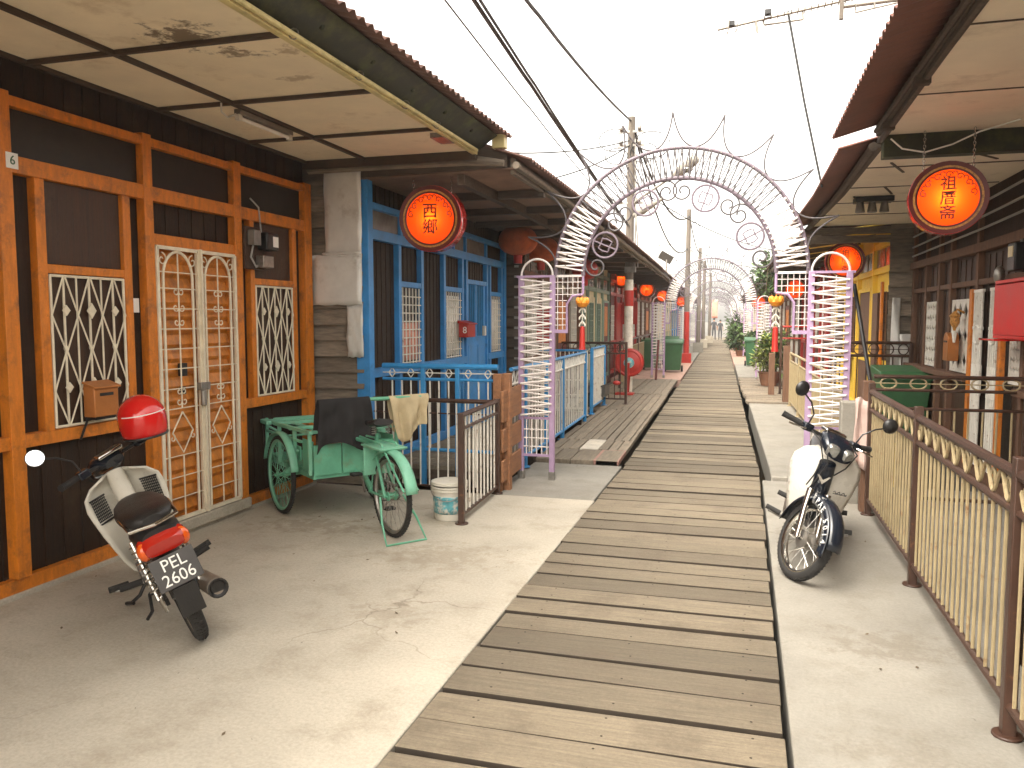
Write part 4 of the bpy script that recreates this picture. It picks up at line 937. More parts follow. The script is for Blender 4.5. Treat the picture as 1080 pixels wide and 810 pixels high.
for sd, lab in ((-1, 'small orange lotus lantern with red tassel on the left bracket of the near arch'), (1, 'small orange lotus lantern with red tassel on the right bracket of the near arch')):
    x = AX + sd * .93; t = thing('lotus_lantern', lab, 'lantern', (x, AY - .02, 1.88), 'lotus lanterns on the near arch')
    m = MB(); m.tube([(x, AY, 1.90), (x, AY, 1.86)], .004, 5)
    m.lathe([(.01, -.06), (.045, -.05), (.066, -.015), (.06, .012), (.03, .03), (.0, .034)], (x, AY, 1.83), 'z', 14)
    for k in range(8):
        a = k * pi / 4; m.ell((x + cos(a) * .05, AY + sin(a) * .05, 1.835), (.022, .022, .04), 6, 4)
    m.build('flower', 'lotus_orange', t)
    m = MB()
    for q in range(3):
        z = 1.74 - q * .07; m.tube([(x, AY, z + .07), (x, AY, z)], .005, 5)
        for s_ in (-1, 1): m.tube([(x, AY, z + .03), (x + s_ * .028, AY, z + .0), (x + s_ * .03, AY, z - .02)], .009, 6)
    m.build('paper_charm', 'plastic_white', t)
    m = MB(); m.lathe([(.0, 0), (.022, -.01), (.026, -.05), (.03, -.2), (.035, -.24), (.0, -.24)], (x, AY, 1.585), 'z', 10); m.build('tassel', 'red_paint', t)

# ------------------------------------------------------------------ round lit lanterns
def make_round(chars, label):
    t = thing('round_lantern', label, 'lantern', group='round lit lanterns under the eaves', matrix=Matrix.Identity(4))
    R_ = .31; m = MB()
    m.lathe([(R_ - .012, -.085), (R_, -.075), (R_, .085), (R_ - .012, .1), (.0, .1)], (0, 0, 0), 'y', 40); m.build('drum', 'red_gloss', t)
    m = MB(); m.lathe([(R_ - .018, -.08), (R_ - .018, .085), (.0, .085)], (0, 0, 0), 'y', 40); m.build('reflector', 'lantern_inside', t)
    m = MB(); m.lathe([(R_ - .045, -.088), (R_ - .004, -.096), (R_ - .004, -.08), (R_ - .045, -.08)], (0, 0, 0), 'y', 40); m.build('rim', 'dark_red', t)
    m = MB(); m.lathe([(.250, -.0865), (R_ - .04, -.0895), (R_ - .04, -.082), (.250, -.082)], (0, 0, 0), 'y', 40); m.build('patterned_ring', 'gold_ring', t)
    m = MB(); m.lathe([(.236, -.0875), (.252, -.0915), (.252, -.083), (.236, -.083)], (0, 0, 0), 'y', 40); m.build('inner_ring', 'dark_red', t)
    m = MB(); m.lathe([(.24, -.084), (.2, -.085), (.12, -.0855), (.06, -.086), (.0, -.086)], (0, 0, 0), 'y', 40); face = m.build('face', 'lantern_skin', t)
    m = MB()
    for k in range(7):
        a = 12 + 26 * k; c = V((cos(radians(a)) * .192, -.0885, sin(radians(a)) * .192))
        m.tube(spiral(c, .032, .008, a - 90, a - 90 + 400, 14), .0042, 5)
        c2 = V((cos(radians(a + 13)) * .205, -.0885, sin(radians(a + 13)) * .205))
        if k < 6: m.tube([c2 + V((cos(radians(a + 13 + q)), 0, sin(radians(a + 13 + q)))) * .02 for q in (-90, -45, 0, 45, 90)], .004, 5)
    m.build('scroll_band', 'dark_red', face)
    n = len(chars); sz = .15 if n == 2 else .125
    RX = Matrix.Rotation(radians(90), 4, 'X')
    for i, ch in enumerate(chars):
        z = (n - 1) * .5 * sz * .98 - i * sz * .98 - .01
        text_part(ch, sz, 'dark_red', face, Matrix.Translation((0, -.089, z)) @ RX, 'character', .0015, 1.02, .0016)
    for s_ in (-1, 1):
        m = MB(); x = s_ * .19
        for q in range(22):
            z = .245 + q * .03
            if z > .245 + ch_len[0]: break
            m.tube([V((x + cos(b) * (.009 if q % 2 else 0), cos(b) * (0 if q % 2 else .009), z + sin(b) * .018)) for b in [k * pi / 4 for k in range(8)]], .0028, 4, closed=True)
        m.build('chain', 'chrome', t)
    li = bpy.data.lights.new('lantern_bulb', 'POINT'); li.energy = BULB; li.color = (1, .86, .62); li.shadow_soft_size = .035
    lo = bpy.data.objects.new('lantern_bulb', li); COL.objects.link(lo); lo.parent = t; lo.location = (0, -.005, 0)
    return t
ch_len = [.34]; BULB = .38
rl = make_round('西鄉', 'round lit red lantern before the blue house with two dark characters')
rr_ = make_round('祖厝斋', 'round lit red lantern under the right hand soffit with a column of three dark characters')
rl.matrix_world = Matrix.Translation((-2.88, 7.2, 2.605)) @ Matrix.Rotation(radians(3), 4, 'Z') @ Matrix.Rotation(radians(2), 4, 'X')
rr_.matrix_world = Matrix.Translation((1.325, 6.2, 2.48)) @ Matrix.Rotation(radians(-7), 4, 'Z') @ Matrix.Scale(.80, 4)
for src, (x, y, z), lab in ((rr_, (1.56, 14.2, 2.6), 'round lit lantern hanging before the bright yellow house'),
                            (rl, (-3.55, 24.0, 2.9), 'nearest round lit lantern of the left row just past the first pole'),
                            (rl, (-3.5, 30.0, 2.76), 'second round lit lantern past the first pole on the left'),
                            (rl, (-3.5, 36.0, 2.70), 'third round lit lantern past the first pole, partly behind the second arch'),
                            (rr_, (1.3, 23.0, 2.47), 'round lit lantern seen through the grid of the near arch on the right'),
                            (rl, (.56, 34.5, 2.35), 'round lit lantern far down the right row by the green creeper'),
                            (rl, (-3.2, 43.0, 2.6), 'small far round lantern on the left row')):
    c = copy_tree(src); c.matrix_world = Matrix.Translation((x, y, z)); c['label'] = lab
def fabric(x, y, z, r, lab, mm='lantern_fabric'):
    t = thing('fabric_lantern', lab, 'lantern', (x, y, z), 'pleated fabric lanterns under the left eaves')
    m = MB(); pr = []
    n = 28; vs = []
    for j in range(11):
        a = -pi / 2 + pi * j / 10; q = max(cos(a), .0) ** .8 * r
        vs.append([V((x + cos(2 * pi * k / n) * max(q, r * .25) * (1 + (.025 if k % 2 else -.01)), y + sin(2 * pi * k / n) * max(q, r * .25) * (1 + (.025 if k % 2 else -.01)), z + sin(a) * r * .74)) for k in range(n + 1)])
    m.grid(vs); m.build('shade', mm, t)
    m = MB(); m.lathe([(.0, -r * .74 - .12), (r * .22, -r * .74 - .12), (r * .24, -r * .72), (.0, -r * .7)], (x, y, z), 'z', 14); m.lathe([(.0, r * .82), (r * .26, r * .8), (r * .26, r * .7), (0, r * .7)], (x, y, z), 'z', 14); m.build('cap', 'red_paint', t)
    m = MB(); m.tube([(x, y, z + r * .8), (x, y, 3.0)], .006, 5); m.build('cord', 'wire_black', t)
fabric(-3.20, 11.55, 2.82, .29, 'large orange brown pleated lantern at the far end of the blue house eaves')
fabric(-3.15, 12.9, 2.80, .29, 'orange brown pleated lantern just behind the large one')
fabric(-2.85, 15.5, 2.62, .26, 'dark red pleated lantern seen behind the iron arch on the left', 'red_paint')

# ------------------------------------------------------------------ poles, lamp arm, wires
def pole(x, y, zt, r, label, base, bh, bw, basem, low='pole_wood', zl=2.5):
    t = thing('utility_pole', label, 'utility pole', (x, y, 0), 'wooden utility poles')
    m = MB(); m.tube([(x, y, zl), (x + .01, y, zl + (zt - zl) * .5), (x + .02, y, zt)], [r, r * .92, r * .82], 14); m.build('shaft', 'pole_wood', t)
    m = MB(); m.tube([(x, y, -1.2), (x, y, zl - .01)], [r * 1.12, r * 1.02], 14); m.build('lower_shaft', low, t)
    if bh: m = MB(); m.box(x - bw / 2, x + bw / 2, y - bw / 2, y + bw / 2, -.3, bh); m.build('base_block', basem, t, bevel=.012)
    return t
x1 = -2.5 - bend(18)
p1 = pole(x1, 18, 6.1, .095, 'nearest tall timber pole with a white painted foot and street lamp', 0, 0, .1, 'pole_white', 'pole_white', 2.55)
m = MB(); m.tube([(x1, 18, 1.95), (x1, 18, 2.3)], .108, 14); m.build('red_band', 'red_paint', p1)
m = MB(); m.box(x1 - .09, x1 + .16, 17.86, 17.94, 2.7, 2.82); m.tube([(x1 + .13, 17.9, 2.8), (x1 + .14, 17.9, 3.9), (x1 + .11, 17.9, 5.6)], .02, 6); m.tube([(x1 + .2, 17.9, 2.8), (x1 + .19, 17.9, 3.4), (x1 + .12, 17.9, 4.4)], .015, 6)
for z in (5.75, 5.45, 4.2): m.box(x1 - .28, x1 + .3, 17.93, 17.99, z, z + .05); m.ell((x1 + .2, 17.9, z + .09), (.05, .05, .07), 8, 6); m.ell((x1 - .2, 17.9, z + .09), (.05, .05, .07), 8, 6)
m.build('bracket', 'steel', p1)
m = MB()
for k, (cx_, cz, r) in enumerate(((x1 - .35, 5.6, .35), (x1 + .45, 5.45, .42), (x1 + .3, 5.3, .3), (x1 - .3, 5.25, .25))): m.tube([V((cx_ + cos(a) * r, 17.9, cz + sin(a) * r * .7)) for a in [j * .4 + k for j in range(15)]], .012, 5)
m.build('loose_cable', 'wire_black', p1)
t = thing('street_lamp', 'long headed street lamp reaching out from the nearest timber pole', 'street lamp', (x1, 18, 4.2))
m = MB(); m.tube([T(-2.42, 17.9, 4.18), T(-2.3, 17.85, 4.28), T(-1.6, 17.6, 4.66), T(-1.45, 17.55, 4.72)], .028, 8); m.build('arm', 'steel', t)
m = MB(); q0, q1 = V(T(-1.5, 17.56, 4.70)), V(T(-1.0, 17.2, 4.99)); m.tube([q0, q0 + (q1 - q0) * .15, q0 + (q1 - q0) * .5, q0 + (q1 - q0) * .92, q1], [.05, .10, .115, .10, .04], 12); m.build('lamp_head', 'lamp_grey', t)
m = MB(); m.ell(q0 + (q1 - q0) * .55 - V((0, 0, .07)), (.13, .13, .07), 10, 6); m.build('lens', 'lens_clear', t)
t = thing('street_lamp', 'second lamp head on a short arm low on the nearest pole', 'street lamp', (x1, 18, 3.9))
m = MB(); m.tube([T(-2.42, 18, 3.95), T(-2.2, 17.9, 4.05), T(-1.75, 17.8, 4.28)], [.05, .09, .03], 10); m.build('lamp_head', 'lamp_grey', t)
p2 = pole(-2.09 - bend(30.8), 30.8, 5.75, .1, 'second timber pole with a red painted foot on a red block', 1.0, .38, .38, 'red_paint', 'red_paint', 1.95)
p3 = pole(-2.2 - bend(41), 41, 5.2, .1, 'third timber pole on a tall pale concrete block', 1.15, .5, .5, 'concrete_pale', 'pole_wood', 1.6)
p4 = pole(-2.3 - bend(48), 48, 5.05, .1, 'fourth timber pole on a concrete block, far along', 1.1, .5, .5, 'concrete', 'pole_wood', 1.6)
p5 = pole(-2.35 - bend(58), 58, 4.9, .1, 'fifth and farthest timber pole', 1.0, .5, .5, 'concrete', 'pole_wood', 1.6)
def cable(a, b, sag, r, label, n=24, extra=()):
    t = thing('overhead_cable', label, 'cable', T(*a), 'overhead cables')
    m = MB(); pts = []
    for i in range(n + 1):
        q = i / n; p = V(a) + (V(b) - V(a)) * q; p.z -= sag * 4 * q * (1 - q); pts.append(T(*p))
    m.tube(pts, r, 6); m.build('cable', 'wire_black', t); return t
cable((-2.5, 18, 6.02), (-1.8, -14, 5.2), .9, .022, 'thick single cable from the top of the nearest pole toward the viewer')
cable((-2.55, 18, 3.75), (-2.0, -14, 6.6), .3, .022, 'lower thick cable passing above the left roofs to the nearest pole')
cable((-2.55, 18, 3.79), (-1.86, -14, 6.7), .36, .016, 'thin cable running just beside the lower thick cable')
cable((-2.5, 18, 3.72), (-2.15, -14, 6.45), .55, .008, 'slack thin wire under the lower thick cable')
cable((-2.4, 18, 5.75), (-2.05, 30.8, 5.5), .75, .03, 'cable sagging from the nearest pole to the second pole')
cable((-2.4, 18, 5.7), (-2.1, 30.8, 4.3), 1.0, .022, 'deeply sagging cable between the first two poles')
cable((-2.05, 30.8, 5.55), (-2.2, 41, 4.95), .3, .022, 'cable from the second pole to the third pole')
cable((-2.0, 30.8, 5.45), (1.6, 44, 3.6), .3, .012, 'thin wire from the second pole across to the right roofs')
cable((-2.0, 30.8, 5.35), (1.2, 52, 3.6), .3, .012, 'thin wire from the second pole to the far right roofs')
cable((-2.2, 41, 4.95), (-2.3, 48, 4.8), .2, .02, 'cable from the third pole to the fourth pole')
cable((-2.3, 48, 4.8), (-2.35, 58, 4.7), .2, .02, 'cable from the fourth pole to the fifth pole')
cable((-2.4, 18, 4.3), (-3.6, 26, 3.4), .2, .018, 'cable dropping from the nearest pole to the left roofs')
cable((-2.5, 18, 5.6), (-4.6, 9, 3.9), .25, .014, 'service wire from the nearest pole to the blue house roof')
cable((-2.5, 18, 5.5), (-4.2, 11, 3.6), .3, .014, 'service wire from the nearest pole to the left eaves')
cable((-2.4, 18, 4.6), (1.5, 26, 3.7), .35, .012, 'thin wire from the nearest pole across to the right roofs')
cable((-2.1, 30.8, 4.4), (1.4, 30, 3.5), .3, .012, 'thin wire across the boardwalk at the second pole')
cable((-2.2, 41, 4.4), (1.1, 40, 3.5), .3, .014, 'thin wire across the boardwalk at the third pole')

# ------------------------------------------------------------------ television aerials
t = thing('television_aerial', 'long television aerial on a thin leaning mast at the right roof edge', 'aerial', (.65, 8.2, 2.95))
m = MB(); m.tube([(.68, 8.2, 2.9), (.50, 8.2, 3.7), (.33, 8.2, 4.55)], .011, 8); m.build('mast', 'wire_black', t)
b0, b1 = V((-.31, 8.1, 4.41)), V((1.05, 8.3, 4.66)); bd = (b1 - b0).normalized()
m = MB(); m.tube([b0, b1], .012, 8); m.tube([V((.12, 8.18, 4.44)), V((.47, 8.22, 4.47))], .009, 6); m.tube([V((.12, 8.18, 4.44)), V((.1, 8.18, 4.5))], .008, 6); m.tube([V((.47, 8.22, 4.47)), V((.46, 8.22, 4.56))], .008, 6); m.build('boom', 'aluminium', t)
m = MB()
for k in range(15):
    c = b0 + bd * (.44 + k * .062); m.tube([c - V((.0, .09, .0)), c + V((.0, .09, .0))], .0045, 5)
    m.tube([c - V((0, 0, .025)), c + V((0, 0, .025))], .004, 5)
for s_ in (.11, .19): c = b0 + bd * s_; m.tube([c - V((.01, .05, .09)), c + V((.01, -.05, .1))], .0045, 5); m.tube([c - V((.03, -.05, .06)), c + V((.03, .05, .07))], .0045, 5)
c = b0 + bd * .36; m.tube([c, c + V((.02, 0, -.11))], .012, 6)
m.build_each('element', 'aluminium', t)
m = MB(); m.box(b0.x + .10, b0.x + .16, 8.08, 8.14, 4.43, 4.48); m.box(b0.x + .43, b0.x + .49, 8.1, 8.16, 4.51, 4.56); m.build('junction_box', 'black_plastic', t, bevel=.006)
t = thing('aerial_bracket', 'square timber upright on a pale pipe jutting from the right eaves', 'bracket', (.9, 8.0, 3.0))
m = MB(); m.box(.765, .80, 7.98, 8.02, 4.36, 4.75); m.build('upright', 'pole_wood', t, bevel=.003)
m = MB(); m.tube([(.80, 8.0, 4.47), (1.30, 8.1, 4.52), (1.75, 8.2, 4.58)], .017, 8); m.tube([(.9, 8.0, 4.48), (.9, 8.0, 4.41), (1.3, 8.1, 4.50)], .009, 6); m.tube([(1.06, 8.03, 4.49), (1.06, 8.03, 4.44)], .009, 6); m.tube([(1.6, 8.2, 4.56), (1.6, 8.2, 3.2)], .02, 8); m.build('pipe', 'aluminium', t)
def small_aerial(x, y, z, h, lab):
    t = thing('television_aerial', lab, 'aerial', T(x, y, z), 'far television aerials'); x, y, z = T(x, y, z)
    m = MB(); m.tube([(x, y, z), (x + .05, y, z + h)], .02, 6); m.build('mast', 'wire_grey', t)
    m = MB(); m.tube([(x - .8, y, z + h * .86), (x + .9, y, z + h * .93)], .014, 5); m.tube([(x - .3, y, z + h), (x + .35, y, z + h)], .012, 5)
    for k in range(9): m.tube([(x - .75 + k * .19, y - .3, z + h * .865 + k * .012), (x - .75 + k * .19, y + .3, z + h * .865 + k * .012)], .01, 4); m.tube([(x - .75 + k * .19, y, z + h * .865 + k * .012 - .06), (x - .75 + k * .19, y, z + h * .865 + k * .012 + .1)], .008, 4)
    m.build_each('element', 'wire_grey', t)
small_aerial(-3.3, 29, 3.6, 2.0, 'grey aerial above the left roofs between the first two poles')
small_aerial(-3.5, 34, 3.4, 1.5, 'small grey aerial beyond the second pole on the left roofs')
small_aerial(1.35, 33, 3.4, 2.2, 'grey aerial on the right roofs above the creeper')
small_aerial(1.0, 41, 3.3, 1.9, 'far grey aerial on the right roofs')
t = thing('solar_panel', 'small tilted dark panel on a post above the left roofs', 'solar panel', T(-2.8, 30, 3.3))
x, y, z = T(-2.8, 30, 3.2)
m = MB(); m.tube([(x, y, 2.9), (x, y, 3.85)], .03, 6); m.build('post', 'steel', t)
m = MB(); m.beam((x - .24, y, 4.06), (x + .2, y, 3.80), .3, .03, up=(0, 1, 0)); m.build('panel', 'dark_glass', t)
# ------------------------------------------------------------------ two wheelers
def loft(m, secs, n=14, e=2.4):
    """secs: (y, z, half width, half height, tilt) rounded sections in the bike's own frame"""
    vs = []; fs = []
    for (y, z, a, b, t) in secs:
        t = radians(t)
        for k in range(n):
            q = 2 * pi * k / n; c, s = cos(q), sin(q)
            u = a * math.copysign(abs(c) ** (2 / e), c); v = b * math.copysign(abs(s) ** (2 / e), s)
            vs.append((u, y - v * sin(t), z + v * cos(t)))
    r = len(secs)
    for i in range(r - 1):
        for k in range(n): k2 = (k + 1) % n; fs.append((i * n + k, i * n + k2, (i + 1) * n + k2, (i + 1) * n + k))
    fs += [tuple(range(n))[::-1], tuple((r - 1) * n + k for k in range(n))]
    m.add(vs, fs)
def wheel(parent, M, R_, tr, name='wheel', nsp=28, rimm='chrome', hubr=.055, hubm='steel', width=1., spr=.0016, x0=0.):
    c = V((0, 0, 0))
    m = MB(M); m.lathe([(.012, -.055), (.012, .055)], c, 'x', 10)
    m.lathe([(.01, -.042), (hubr, -.038), (hubr, -.025), (hubr * .6, -.02), (hubr * .6, .02), (hubr, .025), (hubr, .038), (.01, .042)], c, 'x', 18)
    w = m.build(name, hubm, parent)
    m = MB(M); m.lathe([(R_ - tr + cos(2 * pi * k / 14) * tr * (1.0 if cos(2 * pi * k / 14) > 0 else 1.), sin(2 * pi * k / 14) * tr * width) for k in range(15)], c, 'x', 48)
    for k in range(60):
        a = 2 * pi * k / 60
        for s_ in (-1, 1): m.beam(V((s_ * tr * .12, cos(a) * (R_ + .001), sin(a) * (R_ + .001))), V((s_ * tr * .75, cos(a + .03) * (R_ - tr * .32), sin(a + .03) * (R_ - tr * .32))), .006, .008, up=(0, cos(a), sin(a)))
    m.build('tyre', 'rubber', w)
    ri = R_ - 2 * tr
    m = MB(M); m.lathe([(ri + .012, -tr * .8), (ri - .004, -tr * .62), (ri - .012, 0), (ri - .004, tr * .62), (ri + .012, tr * .8)], c, 'x', 48); m.build('rim', rimm, w, solid=.003)
    m = MB(M)
    for k in range(nsp):
        a = 2 * pi * k / nsp; s_ = 1 if k % 2 else -1; off = .35 if (k // 2) % 2 else -.35
        m.tube([(s_ * .03, cos(a + off) * hubr * .9, sin(a + off) * hubr * .9), (0, cos(a) * ri, sin(a) * ri)], spr, 4)
    m.build('spokes', rimm, w)
    return w
def fender(m, yc, zc, r, a0, a1, hw, flare=.03, n=16):
    rows = []
    for i in range(n + 1):
        a = radians(a0 + (a1 - a0) * i / n); row = []
        for k in range(7):
            x = -1 + k / 3.; d = -flare * abs(x) ** 2.5
            row.append((x * hw, yc + cos(a) * (r + d), zc + sin(a) * (r + d)))
        rows.append(row)
    m.grid(rows)
def bike(label, M, body, cover, steer, plate=None, fplate=None, mirrors=(1, 1), frontfender='navy_gloss', mtilt=0):
    t = thing('motorcycle', label, 'motorcycle', matrix=M)
    HB = V((0, .40, .88)); ax = V((0, -.33, .944)).normalized()
    MS = Matrix.Translation(HB) @ Matrix.Rotation(radians(steer), 4, ax) @ Matrix.Translation(-HB)
    wheel(t, Matrix.Translation((0, -.6, .28)), .28, .034, width=1.1)
    wheel(t, MS @ Matrix.Translation((0, .62, .28)), .28, .031, hubr=.062)
    # leg shields
    zs = [.235, .28, .35, .45, .54, .63, .71, .78, .835, .87]; ws = [.085, .135, .165, .188, .208, .224, .234, .222, .17, .085]
    yc = [.27, .285, .30, .32, .335, .35, .362, .372, .38, .385]
    rows = []
    for z, w, y in zip(zs, ws, yc):
        rows.append([(w * x, y - .11 * abs(x) ** 2.2 + .02 * cos(x * 3), z) for x in [-1 + k / 8 for k in range(17)]])
    m = MB(); m.grid(rows); ls = m.build('leg_shield', body, t, solid=.014)
    for s_ in (-1, 1):
        m = MB()
        for k in range(9): x = s_ * (.115 + .010 * k); y = .325 - .11 * (abs(x) / .225) ** 2.2; m.beam((x, y - .008, .62), (x, y + .004, .76), .004, .006)
        for k in range(8): z = .625 + .018 * k; m.beam((s_ * .11, .302, z), (s_ * .198, .238, z), .004, .006)
        for k in (-.01, .15): m.beam((s_ * .108, .30, .618 + k), (s_ * .202, .233, .618 + k), .008, .01)
        m.build('vent_grille', 'black_plastic', ls)
    m = MB(); loft(m, [(.455, .80, .055, .05, 70), (.43, .72, .06, .055, 70), (.40, .62, .062, .06, 70), (.37, .5, .055, .06, 70), (.34, .38, .04, .05, 70)]); m.build('front_cover', cover, t)
    m = MB(); loft(m, [(.37, .86, .055, .05, 60), (.30, .74, .058, .055, 50), (.18, .58, .06, .06, 40), (.02, .48, .062, .065, 0), (-.18, .49, .08, .085, -15), (-.34, .58, .10, .10, -25), (-.55, .65, .10, .075, -10), (-.72, .68, .085, .05, 0)]); m.build('body', body, t)
    m = MB(); loft(m, [(-.02, .50, .105, .06, 0), (-.16, .50, .125, .10, 0), (-.32, .55, .13, .10, -10), (-.42, .61, .12, .05, -10)]); m.build('side_cover', body, t)
    m = MB(); loft(m, [(-.48, .66, .12, .07, -8), (-.66, .69, .125, .07, -6), (-.79, .70, .115, .06, 0), (-.84, .70, .09, .05, 0)]); m.build('tail_cowl', 'black_plastic', t)
    m = MB(); loft(m, [(.03, .70, .06, .025, 0), (-.03, .735, .09, .042, 0), (-.18, .75, .122, .052, 0), (-.34, .76, .138, .055, 1), (-.50, .772, .142, .058, 2), (-.66, .785, .13, .055, 2), (-.765, .79, .10, .042, 0), (-.80, .79, .05, .025, 0)], 18); st = m.build('seat', 'black_vinyl', t)
    m = MB(); m.tube([(-.125, -.36, .765), (-.13, -.55, .79), (-.12, -.80, .775), (0, -.85, .775), (.12, -.80, .775), (.13, -.55, .79), (.125, -.36, .765)], .010, 8); m.build('grab_rail', 'chrome', t)
    m = MB(); loft(m, [(-.80, .668, .125, .064, 12), (-.86, .662, .115, .054, 12), (-.885, .658, .095, .036, 12)], 18, 3.2); tl = m.build('tail_lamp', 'lens_red', t)
    for s_ in (-1, 1):
        m = MB(); m.ell((s_ * .098, -.845, .661), (.036, .036, .050), 14, 9); m.build('indicator', 'lens_orange', t)
    m = MB(); fender(m, -.6, .28, .335, 60, 160, .07, .035); m.build('rear_fender', 'black_plastic' if plate else body, t, solid=.006)
    if plate:
        c = V((0, -.925, .535)); MP = Matrix.Translation(c) @ Matrix.Rotation(radians(-14), 4, 'X')
        m = MB(MP); m.box(-.112, .112, -.004, .004, -.085, .085); p = m.build('number_plate', 'plate_black', t, bevel=.003)
        RX = Matrix.Rotation(radians(90), 4, 'X')
        text_part(plate[0], .088, 'plate_white', p, MP @ Matrix.Translation((0, -.0055, .036)) @ RX, 'lettering', .001, .95)
        text_part(plate[1], .088, 'plate_white', p, MP @ Matrix.Translation((0, -.0055, -.04)) @ RX, 'lettering', .001, .95)
        m = MB(); m.box(-.06, .06, -.925, -.912, .27, .44); m.build('mud_flap', 'black_plastic', t, bevel=.004)
    # engine, exhaust, stands, pegs
    m = MB(); loft(m, [(.34, .36, .06, .06, 0), (.24, .34, .07, .07, 0), (.10, .31, .09, .085, 0), (-.06, .30, .11, .10, 0), (-.18, .31, .08, .09, 0)])
    for k in range(6): m.box(-.085, .085, .13 + k * .03, .138 + k * .03, .27, .43)
    m.lathe([(0, -.13), (.075, -.125), (.08, -.1), (.08, .1), (.07, .125), (0, .13)], (0, -.04, .3), 'x', 16); m.build('engine', 'engine_metal', t, bevel=.003)
    m = MB(); m.tube([(.06, .28, .30), (.09, .30, .22), (.12, .15, .19), (.13, -.15, .20), (.135, -.3, .215)], .017, 8)
    m.tube([(.135, -.26, .21), (.138, -.32, .218), (.15, -.86, .315)], [.025, .052, .055], 16); ex = m.build('exhaust', 'exhaust', t)
    m = MB(); m.lathe([(.0, 0), (.035, 0), (.045, -.012), (.055, -.012)], (.1501, -.864, .3155), 'y', 16); m.build('outlet', 'black_plastic', ex)
    m = MB(); m.tube([(-.29, .02, .26), (-.2, .0, .235), (.2, 0, .235), (.29, .02, .26)], .012, 8); m.build('footrest_bar', 'steel', t)
    for s_ in (-1, 1):
        for (y, z, x0, x1) in ((.02, .26, .2, .31), (-.26, .33, .14, .26)):
            m = MB(); m.tube([(s_ * x0, y, z), (s_ * x1, y - .01, z + .02)], .019, 10); m.build('footrest', 'rubber', t)
        m = MB(); m.tube([(s_ * .115, -.59, .30), (s_ * .115, -.47, .63)], .012, 8)
        m.tube([V((s_ * .115, -.575, .34)) + V((0, .10, .265)) * (k / 60) + V((cos(k * .9), sin(k * .9) * .9, 0)) * .024 for k in range(61)], .0055, 5); m.build('shock_absorber', 'chrome', t)
        m = MB(); m.beam((s_ * .08, -.05, .30), (s_ * .085, -.62, .28), .022, .04); m.build('swing_arm', 'black_plastic', t)
    m = MB(); m.box(-.115, -.095, -.66, -.05, .235, .345); m.build('chain_case', 'chrome', t, bevel=.015)
    m = MB(); m.tube([(-.09, .04, .24), (-.17, .03, .16), (-.235, .06, .125)], .011, 8); m.tube([(-.22, .03, .13), (-.255, .1, .125)], .012, 6); m.build('side_stand', 'black_plastic', t)
    m = MB(); m.tube([(-.13, -.15, .2), (-.16, -.35, .17), (-.2, -.4, .16)], .01, 6); m.tube([(.13, -.15, .2), (.15, -.35, .18)], .01, 6); m.tube([(-.13, -.15, .2), (.13, -.15, .2)], .012, 6); m.build('centre_stand', 'black_plastic', t)
    # steering group
    for s_ in (-1, 1):
        m = MB(MS); m.tube([(s_ * .075, .62, .28), (s_ * .075, .545, .47), (s_ * .07, .50, .60)], [.020, .021, .024], 10); m.build('fork', 'chrome', t)
    m = MB(MS); fender(m, .62, .28, .325, 12, 178, .075, .055); ff = m.build('front_fender', frontfender, t, solid=.006)
    if fplate:
        for i, ch in enumerate(fplate):
            a = 84 - i * 9.2; ra = radians(a); rr = .287
            ML = MS @ Matrix.Translation((.0835, .62 + cos(ra) * rr, .28 + sin(ra) * rr)) @ Matrix(((0, 0, 1, 0), (1, 0, 0, 0), (0, 1, 0, 0), (0, 0, 0, 1))) @ Matrix.Rotation(radians(a - 90), 4, 'Z')
            if ch != ' ': text_part(ch, .062, 'plate_white', ff, ML, 'lettering', .0012, .9)
        m = MB(MS); rows = [[(.078, .62 + cos(radians(a)) * r, .28 + sin(radians(a)) * r) for r in (.255, .32)] for a in range(0, 100, 6)]; m.grid(rows); m.build('plate_strip', frontfender, ff, solid=.006)
    m = MB(MS); loft(m, [(.30, .935, .06, .03, 20), (.36, .95, .105, .05, 20), (.43, .935, .125, .065, 15), (.485, .905, .115, .062, 10), (.515, .885, .09, .045, 10)], 18, 2.8); na = m.build('headlamp_nacelle', cover, t)
    for s_ in (-1, 1):
        m = MB(MS @ Matrix.Translation((s_ * .06, .50, .893)) @ Matrix.Rotation(radians(-12), 4, 'X') @ Matrix.Rotation(radians(s_ * -14), 4, 'Z')); loft(m, [(-.02, 0, .045, .046, 0), (.012, 0, .044, .044, 0), (.024, 0, .034, .034, 0)], 16, 3.5); m.build('headlamp', 'lens_clear', t)
    m = MB(MS); m.tube([(-.36, .25, .975), (-.27, .29, .965), (-.13, .35, .95), (.13, .35, .95), (.27, .29, .965), (.36, .25, .975)], .014, 8); hb = m.build('handlebar', 'black_plastic', t)
